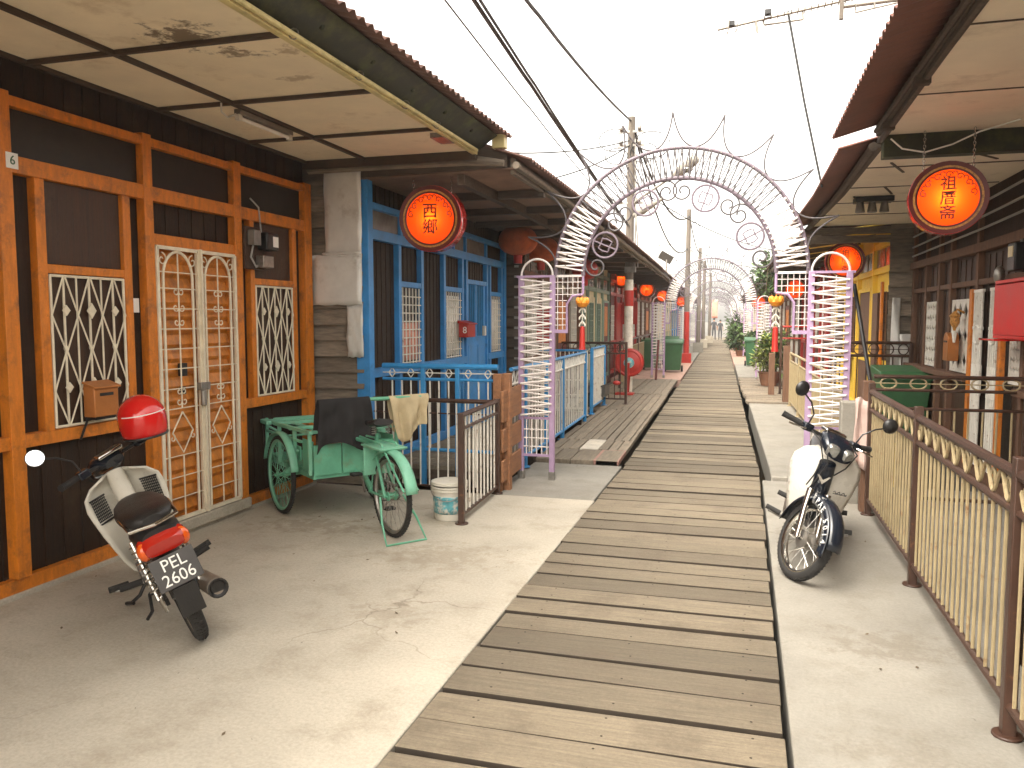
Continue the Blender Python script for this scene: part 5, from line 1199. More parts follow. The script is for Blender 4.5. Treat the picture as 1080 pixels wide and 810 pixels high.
    for s_ in (-1, 1):
        m = MB(MS); m.tube([(s_ * .245, .30, .967), (s_ * .36, .25, .976), (s_ * .368, .246, .977)], [.019, .021, .023], 12); m.build('grip', 'rubber', hb)
        m = MB(MS); m.tube([(s_ * .20, .33, .955), (s_ * .235, .37, .955), (s_ * .33, .345, .945), (s_ * .35, .335, .945)], .007, 6); m.build('brake_lever', 'chrome', hb)
        m = MB(MS); m.box(min(s_ * .16, s_ * .235), max(s_ * .16, s_ * .235), .285, .345, .935, .99); m.build('switch_housing', cover, hb, bevel=.01)
        if mirrors[0 if s_ < 0 else 1]:
            m = MB(MS); m.tube([(s_ * .20, .315, .98), (s_ * .205, .33, 1.06), (s_ * .27, .34, 1.13), (s_ * .34, .335, 1.165)], .006, 6); ms = m.build('mirror', 'black_plastic', t)
            MM = MS @ Matrix.Translation((s_ * .37, .33, 1.19)) @ Matrix.Rotation(radians(s_ * 8), 4, 'Z') @ Matrix.Rotation(radians(mtilt), 4, 'X')
            m = MB(MM); m.lathe([(.0, .022), (.035, .018), (.052, .004), (.054, -.006), (.05, -.008)], (0, 0, 0), 'y', 20)
            for i, p in enumerate(m.v): pass
            o = m.build('mirror_shell', 'black_plastic', ms)
            m = MB(MM); m.lathe([(.0, -.0065), (.049, -.0065), (.049, -.004)], (0, 0, 0), 'y', 20); m.build('mirror_glass', 'mirror', ms)
    for k, (xa, ya, za) in enumerate(((-.17, .33, .955), (.17, .33, .955), (.12, .36, .945))):
        m = MB(MS); m.tube([(xa, ya, za), (xa * .9, ya + .13, za - .03), (xa * .55, ya + .17, za - .14), (xa * .3, ya + .10, za - .27), (xa * .25, ya + .06, za - .36)], .005, 6); m.build('control_cable', 'wire_black', t)
    m = MB(MS); m.box(-.085, .085, .285, .365, .985, 1.012); ins = m.build('instrument', 'chrome', t, bevel=.01)
    m = MB(MS); m.box(-.07, .07, .30, .35, 1.0122, 1.0145); m.build('dial', 'dark_glass', ins)
    return t, ls
def pose(x, y, heading, lean):
    return Matrix.Translation((x, y, 0)) @ Matrix.Rotation(radians(heading), 4, 'Z') @ Matrix.Rotation(radians(-lean), 4, 'Y')
MBL = pose(-3.118, 3.79, 50, 19.5) @ Matrix.Scale(.93, 4)
bl, _ = bike('white step-through motorcycle leaning on its stand beside the orange framed wall, seen from behind', MBL, 'bike_cream', 'navy_gloss', 20, plate=('PEL', '2606'), mirrors=(1, 0), frontfender='bike_cream', mtilt=-24)
MBR = pose(.40, 5.87, 174, 14) @ Matrix.Scale(.94, 4)
br, ls = bike('white and dark navy step-through motorcycle by the tan fence, headlamps facing the viewer', MBR, 'bike_white', 'navy_gloss', 33, fplate='PAE 5014')
m = MB(); m.prism([(-.045, .508, .72), (0, .508, .66), (.045, .508, .72), (.03, .508, .72), (0, .508, .69), (-.03, .508, .72)], (0, .012, 0)); m.build('chevron', 'chrome', br)
m = MB()
for s_ in (-1, 1):
    for k in range(3): m.prism([(s_ * .004, .484, .565 + k * .012), (s_ * (.034 - .008 * k), .484, .578 + k * .013), (s_ * .004, .484, .575 + k * .012)], (0, .006, 0))
m.build('wing_emblem', 'chrome', br)
m = MB(); m.tube([(-.09 - .01 * k, .362 - .0035 * k, .60 + .012 * sin(k * 2.1)) for k in range(10)], .0035, 5); m.tube([(-.09, .366, .592), (-.18, .335, .592)], .0025, 5); m.build('script_badge', 'black_plastic', ls)
# helmet on the left motorcycle
hc = Vector((-3.355, 3.82, 1.085))
MH = Matrix.Translation(hc) @ Matrix.Rotation(radians(52), 4, 'Z') @ Matrix.Rotation(radians(-10), 4, 'Y')
t = thing('helmet', 'glossy red open helmet hung on the right grip of the left motorcycle', 'helmet', matrix=MH)
rows = []
for j in range(15):
    a = -.42 + (pi / 2 + .42) * j / 14; rows.append([])
    for k in range(29):
        q = 2 * pi * k / 28; r = max(cos(a), .001)
        x, y, z = .128 * r * cos(q), .15 * r * sin(q), .128 * sin(a)
        if j < 5: z += (-.055 if sin(q) < .25 else .045) * (5 - j) / 5
        rows[-1].append((x, y, z))
m = MB(); m.grid(rows); sh = m.build('shell', 'red_gloss', t, solid=.008)
m = MB(); m.tube([V(p) * 1.003 for p in rows[0][:-1]], .009, 8, closed=True); m.build('edge_trim', 'black_plastic', sh)
m = MB(); m.ell((0, 0, -.02), (.112, .132, .10), 16, 10); m.build('lining', 'cloth_black', t)
m = MB(); m.tube([V(rows[5][k]) * 1.028 + V((0, 0, -.012)) for k in range(16, 28)], .004, 5); m.tube([V(rows[5][k]) * 1.028 + V((0, 0, -.012)) for k in range(0, 13)], .004, 5); m.build('stripe', 'plate_white', sh)
m = MB(); m.prism([(-.06, .14, .055), (.06, .14, .055), (.045, .20, .045), (-.045, .20, .045)], (0, 0, .008)); m.build('peak', 'black_plastic', t, bevel=.003)
m = MB(); m.tube([(-.1, .02, -.06), (-.05, .05, -.13), (.05, .05, -.13), (.1, .02, -.06)], .008, 6); m.build('chin_strap', 'black_plastic', t)

# ------------------------------------------------------------------ cargo tricycle
MT = Matrix.Translation((-3.03, 5.87, 0)) @ Matrix.Rotation(radians(51), 4, 'Z') @ Matrix.Scale(.96, 4)
t = thing('cargo_tricycle', 'worn green cargo tricycle with two front wheels and a plank box', 'tricycle', matrix=MT)
for s_ in (-1, 1):
    wheel(t, Matrix.Translation((s_ * .46, .62, .345)), .345, .021, nsp=32, rimm='trike_green_pale', hubr=.03, hubm='trike_green', spr=.0022)
    m = MB(); fender(m, .62, .345, .385, 14, 168, .036, .012, 20); m.v = [(x + s_ * .46, y, z) for x, y, z in m.v]
    for a in (40, 140): m.tube([(s_ * .41, .62 + cos(radians(a)) * .39, .345 + sin(radians(a)) * .39), (s_ * .37, .62 + cos(radians(a)) * .25, .5)], .009, 6)
    m.build('fender', 'trike_green_pale', t, solid=.006)
wheel(t, Matrix.Translation((0, -.65, .325)), .325, .021, nsp=32, rimm='steel', hubr=.035, hubm='trike_green', spr=.002)
m = MB(); fender(m, -.65, .325, .375, 20, 168, .05, .02, 18); m.build('fender', 'trike_green_pale', t, solid=.006)
m = MB(); m.tube([(-.50, .62, .345), (.50, .62, .345)], .018, 8)
for s_ in (-1, 1): m.beam((s_ * .36, .05, .40), (s_ * .36, 1.2, .40), .03, .04); m.beam((s_ * .42, .62, .345), (s_ * .36, .62, .39), .03, .06)
m.beam((-.36, .08, .40), (.36, .08, .40), .03, .04); m.beam((-.36, 1.18, .40), (.36, 1.18, .40), .03, .04); m.build('chassis', 'trike_green', t)
m = MB(); m.box(-.37, .37, .06, 1.2, .425, .45)
for (x0, x1) in ((-.37, -.125), (-.115, .125), (.135, .37)): m.box(x0, x1, .045, .065, .41, .67)
for s_ in (-1, 1): m.box(min(s_ * .36, s_ * .375), max(s_ * .36, s_ * .375), .07, .30, .45, .70); m.box(min(s_ * .36, s_ * .375), max(s_ * .36, s_ * .375), .36, .62, .50, .62)
m.build('cargo_box', 'trike_green', t, bevel=.004)
m = MB()
for s_ in (-1, 1):
    x = s_ * .40
    m.beam((x, .02, .78), (x, 1.28, .76), .035, .03); m.beam((x, .25, .68), (x, 1.2, .67), .022, .022)
    for y in (.06, .42, .82, 1.18): m.beam((x, y, .42), (x, y, .79), .03, .03)
    m.beam((x + s_ * .05, .95, .77), (x + s_ * .05, 1.34, .77), .05, .035)
for y, z in ((.06, .78), (.5, .765), (.9, .765), (1.18, .76), (1.28, .76)): m.beam((-.42, y, z), (.42, y, z), .03, .028)
for x in (-.2, 0, .2): m.beam((x, .1, .745), (x, 1.28, .745), .06, .014)
m.tube([(-.4, 1.18, .72), (-.2, 1.2, .6), (.2, 1.2, .6), (.4, 1.18, .72)], .012, 6)
m.build('rail_frame', 'trike_green_pale', t, bevel=.003)
m = MB(); m.tube([(0, .10, .42), (0, -.15, .40), (0, -.30, .30)], .022, 8); m.tube([(0, -.30, .30), (0, -.40, .80)], .018, 8); m.tube([(0, .06, .70), (0, -.38, .70)], .018, 8)
for s_ in (-1, 1): m.tube([(s_ * .02, -.28, .30), (s_ * .06, -.65, .325)], .012, 8); m.tube([(s_ * .02, -.38, .70), (s_ * .06, -.65, .325)], .012, 8); m.tube([(s_ * .03, -.12, .74), (s_ * .065, -.6, .74), (s_ * .06, -.98, .42)], .009, 6)
m.build('frame', 'trike_green', t)
m = MB(); m.box(-.11, .11, -.68, -.36, .69, .70); m.box(-.12, .12, -.70, -.34, .70, .715); m.box(-.12, .12, -.40, -.385, .46, .69); m.build('rear_rack', 'trike_green_pale', t, bevel=.004)
m = MB(); loft(m, [(-.22, .865, .03, .022, 8), (-.32, .87, .05, .03, 5), (-.44, .885, .095, .035, -6), (-.52, .90, .085, .025, -12)], 16); sd_ = m.build('saddle', 'black_vinyl', t)
for s_ in (-1, 1): m = MB(); m.tube([V((s_ * .06, -.47, .80)) + V((cos(k * .8) * .018, sin(k * .8) * .018, k * .0022)) for k in range(32)], .004, 5); m.build('spring', 'steel', sd_)
m = MB(); m.tube([(-.26, .06, .78), (-.27, .03, 1.0), (-.26, .02, 1.03)], .014, 8); m.tube([(.42, .06, .78), (.42, .03, 1.0), (.40, .02, 1.02)], .014, 8); m.tube([(-.28, .02, 1.02), (0, .015, 1.035), (.62, .01, 1.03)], .017, 10); m.build('handlebar', 'trike_green', t)
m = MB(); m.lathe([(.0, -.004), (.085, -.004), (.085, .004), (.0, .004)], (.05, -.30, .30), 'x', 24); m.beam((.07, -.30, .30), (.075, -.36, .155), .012, .022); m.beam((-.07, -.30, .30), (-.075, -.24, .445), .012, .022); ck = m.build('crank', 'steel', t)
for (x, y, z) in ((.12, -.36, .152), (-.12, -.24, .448)): m = MB(); m.box(x - .045, x + .045, y - .035, y + .035, z - .012, z + .012); m.build('pedal', 'rubber', ck, bevel=.005)
m = MB(); m.tube([(.05, -.30, .385), (.05, -.65, .36), (.05, -.695, .325), (.05, -.65, .29), (.05, -.30, .215)], .006, 5); m.box(.035, .065, -.62, -.30, .388, .41); m.build('chain', 'engine_metal', t)
m = MB(); m.tube([(-.1, -.65, .325), (-.15, -.78, .16), (-.17, -.90, .008), (.17, -.90, .008), (.15, -.78, .16), (.1, -.65, .325)], .0095, 6); m.build('rear_stand', 'trike_green', t)
# the two cloths on its bar
def drape(name, label, matn, x0, x1, zb, ztop, front, back, seed, flare=0., rag=1.):
    """cloth hung over a bar along local x at y=.015, z=ztop; front/back = drop on each side"""
    rn = random.Random(seed); ph = [rn.uniform(0, 6) for _ in range(4)]; rows = []; nx = 22
    tt = thing(name, label, 'cloth', matrix=MT)
    s = [-front + (front + back) * i / 26 for i in range(27)]
    for v in s:
        row = []
        for k in range(nx + 1):
            q = k / nx; drop = abs(v); f = min(1, drop / .15)
            wv = (sin(q * 11 + ph[0] + drop * 3) + .6 * sin(q * 23 + ph[1] - drop * 5) + .5 * sin(drop * 21 + q * 7)) * .017 * f * (1 + 1.5 * drop)
            x = x0 + (x1 - x0) * q + (q - .5) * flare * drop
            y = .015 + (-.026 if v < 0 else .026) * min(1, drop / .03) + wv * (1 if v >= 0 else -1) - (.05 * drop if v < 0 else -.03 * drop)
            drop *= 1 + .13 * rag * sin(q * 5.2 + ph[1]) * f - .10 * rag * q * f
            z = ztop + .02 * max(0, 1 - (drop / .03) ** 2) - drop * (1 + .05 * sin(q * 6 + ph[2])) + .02 * f * sin(q * 4 + ph[3])
            row.append((x, y, z))
        rows.append(row)
    m = MB(); m.grid(rows); m.build('fabric', matn, tt, solid=.004, sub=1); return tt
drape('cloth', 'black cloth hung over the handlebar of the green tricycle', 'cloth_black', -.34, .12, 0, 1.058, .44, .3, 3, .22, 1.1)
drape('cloth', 'beige cloth hung over the right end of the green tricycle handlebar', 'cloth_beige', .30, .70, 0, 1.05, .36, .3, 8, -.35)

# ------------------------------------------------------------------ small things
t = thing('bucket', 'stained white plastic paint bucket with a torn teal label', 'bucket', (-2.32, 6.12, 0))
c = (-2.32, 6.12, 0); m = MB(); m.lathe([(.0, .01), (.118, .004), (.122, .02), (.142, .27), (.144, .272)], c, 'z', 32); m.build('tub', 'plastic_white', t, solid=.004)
m = MB()
for z in (.25, .275, .3): m.lathe([(.142, z - .008), (.152, z - .006), (.152, z + .006), (.142, z + .008)], c, 'z', 32)
m.lathe([(.15, .30), (.152, .318), (.14, .322), (.0, .318)], c, 'z', 32); m.build('lid', 'plastic_white', t)
m = MB(); rows = [[V(c) + V((cos(a) * (.1245 + .02 * z / .27), sin(a) * (.1245 + .02 * z / .27), z)) for z in (.06, .1, .14, .18, .205)] for a in [radians(-150 + 10 * k) for k in range(17)]]; m.grid(rows); m.build('label', 'label_teal', t, solid=.0015)
m = MB(); m.tube([V(c) + V((cos(radians(a)) * .155, sin(radians(a)) * .155, .285 - .11 * sin(radians(a - 190)) if 190 < a < 370 else .285)) for a in range(190, 371, 12)], .0035, 5); m.build('handle', 'steel', t)
# fire hose reel on a stand
x, y, z = T(-2.37, 17.3, .72)
t = thing('hose_reel', 'big red fire hose reel with a pale blue hub in front of the nearest pole', 'hose reel', (x, y, 0))
m = MB(); m.lathe([(.0, -.13), (.28, -.13), (.305, -.11), (.305, -.10), (.30, -.09)], (x, y, z), 'y', 36); m.lathe([(.30, .09), (.305, .10), (.305, .11), (0, .115)], (x, y, z), 'y', 36); m.lathe([(.20, -.092), (.22, -.105), (.24, -.131), (.26, -.138), (.28, -.131)], (x, y, z), 'y', 36); m.build('disc', 'red_paint', t)
m = MB(); m.lathe([(.0, -.165), (.06, -.165), (.075, -.15), (.115, -.145), (.115, -.13)], (x, y, z), 'y', 20); m.build('hub', 'label_teal', t)
m = MB()
for k in range(5): m.tube([V((x + cos(a) * .25, y - .07 + k * .035, z + sin(a) * .25)) for a in [j * .3 for j in range(21)]], .018, 6, closed=True)
m.build('hose', 'rubber', t)
m = MB()
for s_ in (-.14, .14): m.beam((x - .05, y + s_ * 1.1, .02), (x, y + s_ * 1.1, z), .05, .03)
m.box(x - .3, x + .1, y - .16, y + .16, .02, .06); m.build('stand', 'red_paint', t)
x, y, z = T(-2.25, 21.6, 0)
t = thing('notice_board', 'narrow dark red board leaning behind the hose reel', 'board', (x, y, 0)); m = MB(); m.beam((x, y, .03), (x + .05, y + .1, 1.1), .05, .17, up=(0, 1, 0)); m.build('board', 'maroon_wall', t, bevel=.01)
x, y, z = T(-2.75, 14.9, 0)
t = thing('hand_cart', 'small dark two wheeled hand cart below the hose reel', 'cart', (x, y, 0))
m = MB(); m.box(x - .12, x + .3, y - .3, y + .3, .22, .42); m.tube([(x + .05, y - .3, .35), (x + .45, y - .45, .5), (x + .52, y - .5, .5)], .018, 6); m.build('body', 'engine_metal', t, bevel=.01)
m = MB(); m.ell((x + .53, y - .5, .5), (.07, .05, .045), 10, 6); m.build('grip', 'red_paint', t)
for s_ in (-.32, .32):
    m = MB(); m.lathe([(.1 + cos(q) * .035, sin(q) * .035) for q in [k * pi / 5 for k in range(11)]], (x + .02, y + s_, .16), 'y', 20); m.lathe([(0, -.02), (.07, -.02), (.07, .02), (0, .02)], (x + .02, y + s_, .16), 'y', 16); m.build('wheel', 'rubber', t)
def bin_(x, y, lab, rz=0):
    x, y, z = T(x, y, .03); t = thing('wheelie_bin', lab, 'bin', (x, y, z), 'green wheeled bins')
    m = MB(); b, tp = .22, .29
    m.prism([(x - b, y - b, z + .06), (x + b, y - b, z + .06), (x + b, y + b, z + .06), (x - b, y + b, z + .06)], (0, 0, .001))
    vs = [(x + i * r, y + j * r * 1.1, z + h) for h, r in ((.06, b), (.9, tp)) for i, j in ((-1, -1), (1, -1), (1, 1), (-1, 1))]
    m = MB(); m.add(vs, [(3, 2, 1, 0), (0, 1, 5, 4), (1, 2, 6, 5), (2, 3, 7, 6), (3, 0, 4, 7)]); m.box(x - .31, x + .31, y - .34, y + .34, z + .86, z + .91); m.build('bin_body', 'green_plastic', t, bevel=.01)
    m = MB(); m.prism([(x - .31, y - .35, z + .912), (x - .31, y + .34, z + .912), (x - .31, y + .34, z + 1.02), (x - .31, y - .30, z + .97)], (.62, 0, 0)); m.tube([(x - .25, y + .38, z + .95), (x + .25, y + .38, z + .95)], .018, 6); m.build('lid', 'green_plastic', t, bevel=.015)
    for s_ in (-1, 1): m = MB(); m.lathe([(0, -.03), (.1, -.03), (.1, .03), (0, .03)], (x + s_ * .26, y + .24, z + .09), 'x', 16); m.build('wheel', 'rubber', t)
bin_(-2.1, 25.2, 'green wheeled bin nearest on the left, beside the second arch leg')
bin_(-2.55, 29.2, 'green wheeled bin beside the red based pole')
bin_(.33, 28.6, 'green wheeled bin on the right behind the potted bush')
bin_(1.95, 11.2, 'dark green wheeled bin behind the ringed railing of the brown house')
bin_(-2.9, 26.3, 'green wheeled bin further back on the left beside the nearest one')

# ------------------------------------------------------------------ plants
def leaves(m, c, r, n, size, rn, long=1., droop=.3):
    for _ in range(n):
        while True:
            p = V((rn.uniform(-1, 1), rn.uniform(-1, 1), rn.uniform(-1, 1)))
            if .15 < p.length < 1: break
        k = rn.uniform(.6, 1.3) * size; o = V(c) + V((p.x * r[0], p.y * r[1], p.z * r[2]))
        d = (V((p.x, p.y, p.z * .5 + .25)) + V((rn.uniform(-1, 1), rn.uniform(-1, 1), rn.uniform(-.8, .8))) * .8).normalized(); s_ = d.cross(V((rn.uniform(-.4, .4), rn.uniform(-.4, .4), 1))).normalized()
        q = o + d * k * long * .5 + s_ * k * .3; q2 = o + d * k * long * .5 - s_ * k * .3; e = o + d * k * long - V((0, 0, droop * k))
        m.add([o, q, e, q2], [(0, 1, 2), (0, 2, 3)])
def potted(x, y, h, r, lab, leafm=('leaf', 'leaf_yellow'), n=420, size=.11, pot=.2, poth=.26, seed=1, name='potted_bush', group=None, z0=.05, long=1.7):
    rn = random.Random(seed); x, y, _ = T(x, y, 0); t = thing(name, lab, 'plant', (x, y, z0), group)
    m = MB(); m.lathe([(0, 0), (pot * .72, 0), (pot * .9, poth * .55), (pot, poth * .9), (pot * 1.08, poth * .92), (pot * 1.08, poth), (pot * .9, poth), (pot * .85, poth * .85), (0, poth * .83)], (x, y, z0), 'z', 20); m.build('pot', 'terracotta', t)
    m = MB()
    for k in range(7):
        a = rn.uniform(0, 6.3); m.tube([(x + cos(a) * .03, y + sin(a) * .03, z0 + poth * .8), (x + cos(a) * r * .3, y + sin(a) * r * .3, z0 + poth + h * .45), (x + cos(a) * r * .55, y + sin(a) * r * .55, z0 + poth + h * .85)], [.014, .011, .005], 5)
    m.build('stem', 'bark', t)
    for i, lm in enumerate(leafm):
        m = MB()
        for c in range(6):
            hh = rn.uniform(.12, .95); a = rn.uniform(0, 6.3); f = r * rn.uniform(.15, .6)
            leaves(m, (x + cos(a) * f, y + sin(a) * f, z0 + poth + h * hh * .9), (r * .55, r * .55, h * .24), n // 12, size, rn, long)
        m.build('foliage', lm, t, smooth=0)
potted(.60, 20.3, .95, .42, 'bushy yellow green plant in a brown pot beside the boardwalk', n=900, size=.10, pot=.24, poth=.34, seed=4)
potted(.75, 21.2, 1.1, .4, 'taller bushy plant just behind the brown potted bush', ('leaf', 'leaf_yellow'), n=620, size=.11, seed=6)
for i, (x, y, h, r, lab) in enumerate(((-.15, 36.5, 1.0, .55, 'round green bush in front of the standing person'), (-.2, 39.3, .9, .5, 'green bush left of the standing person'), (-.35, 43, 1.9, .7, 'tall green shrub behind the standing person'), (-.45, 47.5, 1.3, .6, 'green shrub farther along the right edge'), (.3, 33, .8, .4, 'small dark bush beyond the right bin'), (-.5, 53, 1.2, .6, 'far green shrub near the seaward end'))):
    potted(x, y, h, r, lab, ('leaf', 'leaf_dark'), n=500, size=.16, seed=20 + i, group='bushes along the right edge')
x, y, z = T(.75, 23.2, 3.0); rn = random.Random(9)
t = thing('creeper', 'leafy creeper hanging over the right eaves beside the near arch', 'plant', (x, y, 3.0))
for lm in ('leaf', 'leaf_dark'):
    m = MB()
    for k in range(12): leaves(m, (x + rn.uniform(-.35, .5), y + rn.uniform(-1.5, 2.5), 3.0 + rn.uniform(-.55, .4)), (.32, .5, .26), 45, .13, rn, 1.4)
    m.build('foliage', lm, t, smooth=0)
m = MB()
for k in range(8): xx = x + rn.uniform(-.3, .4); yy = y + rn.uniform(-1.4, 2.4); m.tube([(xx, yy, 3.3), (xx - .1, yy, 2.9), (xx - .12, yy + .1, 2.4)], .01, 5)
m.build('stem', 'bark', t)

rn = random.Random(31)
for nm, mt, n, sz in (('leaf_litter', 'bark', 46, .013), ('grit', 'concrete_pale', 90, .006)):
    m = MB()
    for _ in range(n):
        if rn.random() < .7: x, y = rn.uniform(-4.0, -1.35), rn.uniform(2.3, 7.0)
        else: x, y = rn.uniform(.25, 1.0), rn.uniform(2.6, 8.3)
        a = rn.uniform(0, 6.3); k = sz * rn.uniform(.5, 1.4); u = V((cos(a), sin(a), 0)) * k; w_ = V((-sin(a), cos(a), 0)) * k * .45
        m.add([V((x, y, .003)) - u, V((x, y, .006)) + w_, V((x, y, .004 + k * .3)) + u, V((x, y, .003)) - w_], [(0, 3, 2, 1)])
    tag(m.build(nm, mt, smooth=0), kind='stuff')

# ------------------------------------------------------------------ people, far along the boardwalk
def person(x, y, h, rz, label, shirt, trousers, arms='down', bag=False):
    M = Matrix.Translation((x, y, .02)) @ Matrix.Rotation(radians(rz), 4, 'Z') @ Matrix.Diagonal((h / 1.7, h / 1.7, h / 1.7, 1))
    t = thing('person', label, 'person', matrix=M)
    me = bpy.data.meshes.new('body')
    J = [((0, 0, .93), .125), ((0, 0, 1.12), .125), ((0, 0, 1.32), .145), ((0, 0, 1.43), .075), ((0, .01, 1.50), .055), ((0, .02, 1.58), .082), ((0, .02, 1.65), .075)]
    E = [(0, 1), (1, 2), (2, 3), (3, 4), (4, 5), (5, 6)]
    for s_ in (-1, 1):
        b = len(J); J += [((s_ * .09, 0, .88), .085), ((s_ * .10, .02 * s_, .48), .06), ((s_ * .10, -.03 * s_, .08), .042), ((s_ * .105, .09 - .03 * s_, .03), .036)]
        E += [(0, b), (b, b + 1), (b + 1, b + 2), (b + 2, b + 3)]
        b = len(J)
        if arms == 'down': J += [((s_ * .17, 0, 1.37), .055), ((s_ * .22, -.01, 1.10), .04), ((s_ * .23, .06, .86), .03), ((s_ * .23, .08, .78), .03)]
        else: J += [((s_ * .17, 0, 1.37), .055), ((s_ * .23, .02, 1.12), .04), ((s_ * .08, .24, 1.12), .032), ((s_ * .02, .27, 1.14), .03)]
        E += [(2, b), (b, b + 1), (b + 1, b + 2), (b + 2, b + 3)]
    me.from_pydata([j[0] for j in J], E, []); me.update()
    o = bpy.data.objects.new('body', me); COL.objects.link(o)
    md = o.modifiers.new('skin', 'SKIN')
    for v, j in zip(me.skin_vertices[0].data, J): v.radius = (j[1], j[1] * (.75 if j[0][0] == 0 and j[0][2] < 1.4 else 1)); v.use_root = False
    me.skin_vertices[0].data[0].use_root = True
    md2 = o.modifiers.new('sub', 'SUBSURF'); md2.levels = md2.render_levels = 1
    bpy.context.view_layer.update()
    m2 = bpy.data.meshes.new_from_object(o.evaluated_get(bpy.context.evaluated_depsgraph_get())); bpy.data.objects.remove(o)
    for mm in ('skin', shirt, trousers): m2.materials.append(MATS[mm])
    for p in m2.polygons:
        z = p.center.z; x_ = abs(p.center.x)
        p.material_index = 0 if (z > 1.46 or (arms == 'down' and x_ > .19 and z < 1.12)) else (1 if z > .93 or x_ > .19 else 2)
        p.use_smooth = True
    m2.name = 'body'; ob = bpy.data.objects.new('body', m2); COL.objects.link(ob); ob.parent = t
    m = MB(); m.ell((0, .005, 1.65), (.088, .098, .085), 14, 9); LOCAL.add(t); m.build('hair', 'hair', t)
    m = MB()
    for s_ in (-1, 1): m.ell((s_ * .03, .093, 1.605), (.011, .006, .008), 6, 4)
    m.ell((0, .105, 1.58), (.012, .016, .016), 6, 4); m.ell((0, .095, 1.545), (.022, .008, .007), 6, 4); m.build('face', 'skin', t)
    m = MB()
    for s_ in (-1, 1): m.ell((s_ * .105, .06 - .03 * s_, .025), (.042, .11, .032), 10, 6)
    m.build('shoe', 'black_plastic', t)
    if bag: m = MB(); loft(m, [(-.16, 1.2, .13, .17, 0), (-.22, 1.18, .12, .16, 0), (-.25, 1.17, .09, .12, 0)]); m.build('backpack', 'dark_cloth', t)
person(-2.32, 66, 1.72, 4, 'left one of two people walking away at the far end, in dark clothes', 'dark_cloth', 'dark_cloth')
person(-1.85, 66.6, 1.6, -6, 'right one of two people walking away at the far end, slightly shorter', 'dark_cloth', 'dark_cloth')
person(.02, 40.2, 1.62, 70, 'person in a grey top and dark trousers beside the right hand bushes', 'grey_shirt', 'dark_cloth', 'fold')
t = thing('hanging_banner', 'pale red vertical banner hung from a far arch over the boardwalk', 'banner', T(-2.2, 62, 0))
x, y, z = T(-2.18, 62.9, 0); m = MB(); m.grid([[(x - .22 + .44 * k / 4, y + .02 * sin(k + i), 1.75 + i * .2) for k in range(5)] for i in range(8)]); m.build('fabric', 'paper_pink', t, solid=.01)
m = MB(); m.tube([(x - .24, y, 3.15), (x + .24, y, 3.15)], .015, 6); m.tube([(x, y, 3.15), (x, y, 3.28)], .008, 5); m.build('rod', 'steel', t)
x, y, z = T(-3.05, 13.9, 0)
for (px_, py_, za, zb, w, lab) in ((-2.95, 12.25, 1.28, 1.82, .22, 'tall dark red wooden plaque at the corner after the blue house'), (-3.05, 25.2, 1.5, 2.2, .5, 'square red lantern like box on the left house front behind the pole')):
    t = thing('red_plaque', lab, 'plaque', (px_, py_, za)); m = MB(); m.box(px_ - w / 2, px_ + w / 2, py_ - .06, py_ + .03, za, zb); m.build('board', 'red_paint', t, bevel=.008)
t = thing('red_letter_box', 'small red letter box on the blue house front by the blue door', 'letter box', (-3.45, 10.0, 1.4))
m = MB(); m.box(-3.525, -3.40, 9.72, 10.05, 1.42, 1.60); bx = m.build('box', 'red_paint', t, bevel=.008)
m = MB(); m.prism([(-3.535, 9.70, 1.60), (-3.38, 9.70, 1.585), (-3.38, 9.70, 1.60), (-3.535, 9.70, 1.64)], (0, .38, 0)); m.build('lid', 'red_paint', t, bevel=.003)
text_part('8', .12, 'plate_white', bx, Matrix.Translation((-3.4, 9.719, 1.51)) @ Matrix.Translation((-.06, 0, 0)) @ Matrix.Rotation(radians(90), 4, 'X'), 'number', .001)

# ------------------------------------------------------------------ sea haze
if HAZE:
    m = MB(); m.box(-70, 60, -25, 330, -2.4, 9.5); hz = m.build('haze', 'batten', warp=False); hz['kind'] = 'stuff'
    hm = bpy.data.materials.new('haze'); hm.use_nodes = True; hn = hm.node_tree.nodes; hn.remove(hn['Principled BSDF'])
    pv = hn.new('ShaderNodeVolumePrincipled'); pv.inputs['Color'].default_value = (.95, .93, .90, 1); pv.inputs['Density'].default_value = HAZE; pv.inputs['Anisotropy'].default_value = .2
    hm.node_tree.links.new(pv.outputs[0], hn['Material Output'].inputs['Volume']); hz.data.materials.clear(); hz.data.materials.append(hm)

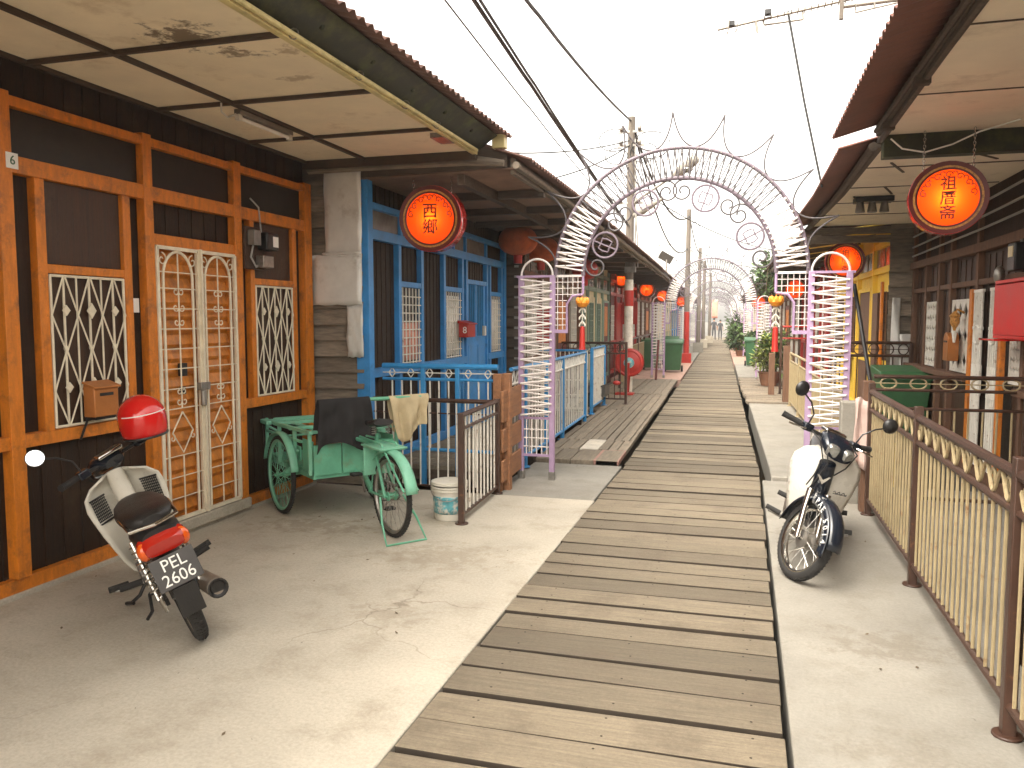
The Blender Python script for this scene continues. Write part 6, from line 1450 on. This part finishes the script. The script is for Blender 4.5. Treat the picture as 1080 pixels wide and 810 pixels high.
# ------------------------------------------------------------------ sky, sun, camera
w = bpy.data.worlds.new('World'); S.world = w; w.use_nodes = True
nt = w.node_tree; bg = nt.nodes['Background']; bg.inputs['Strength'].default_value = SKY
sk = nt.nodes.new('ShaderNodeTexSky'); sk.sky_type = 'NISHITA'; sk.sun_disc = False
SE, SA = 58, 205          # sun height and compass angle (degrees, clockwise from +Y)
sk.sun_elevation = radians(SE); sk.sun_rotation = radians(SA); sk.dust_density = 4; sk.air_density = 1.0; sk.altitude = 0
hs = nt.nodes.new('ShaderNodeHueSaturation'); hs.inputs['Saturation'].default_value = .12
tint = nt.nodes.new('ShaderNodeMix'); tint.data_type = 'RGBA'; tint.blend_type = 'MULTIPLY'; tint.inputs[0].default_value = 1; tint.inputs[7].default_value = (1, .943, .85, 1)
nt.links.new(sk.outputs[0], hs.inputs['Color']); nt.links.new(hs.outputs[0], tint.inputs[6]); nt.links.new(tint.outputs[2], bg.inputs['Color'])
sl = bpy.data.lights.new('sun', 'SUN'); sl.energy = SUN; sl.angle = radians(75); sl.color = (1, .94, .84)
so = bpy.data.objects.new('sun', sl); COL.objects.link(so)
d = V((sin(radians(SA)) * cos(radians(SE)), cos(radians(SA)) * cos(radians(SE)), sin(radians(SE))))
so.rotation_euler = d.to_track_quat('Z', 'Y').to_euler(); so.location = (0, -5, 12)
cd = bpy.data.cameras.new('camera'); cd.lens = 28.0; cd.sensor_width = 36; cd.clip_start = .05; cd.clip_end = 2000
co = bpy.data.objects.new('camera', cd); COL.objects.link(co); S.camera = co
f_, cx, cy, vx, vy = 840., 540., 405., 785., 337.
s_ = V((vx - cx, vy - cy, f_)).normalized(); up = V((0, -f_, vy - cy)).normalized(); rt = s_.cross(up).normalized()
if rt.x < 0: rt = -rt
Rw = Matrix((rt, s_, up))                                     # world axes in camera coordinates
X = V((Rw[0][0], Rw[1][0], Rw[2][0])); Yd = V((Rw[0][1], Rw[1][1], Rw[2][1])); Z = V((Rw[0][2], Rw[1][2], Rw[2][2]))
mw = Matrix((X, -Yd, -Z)).transposed().to_4x4(); mw.translation = (0, 0, 1.65); co.matrix_world = mw
S.view_settings.view_transform = 'Standard'; S.view_settings.look = 'None'; S.view_settings.exposure = EXPO; S.view_settings.gamma = 1
S.render.resolution_x = 1024; S.render.resolution_y = 768
S.cycles.max_bounces = 8; S.cycles.diffuse_bounces = 5; S.cycles.use_denoising = True; S.cycles.sample_clamp_indirect = 6
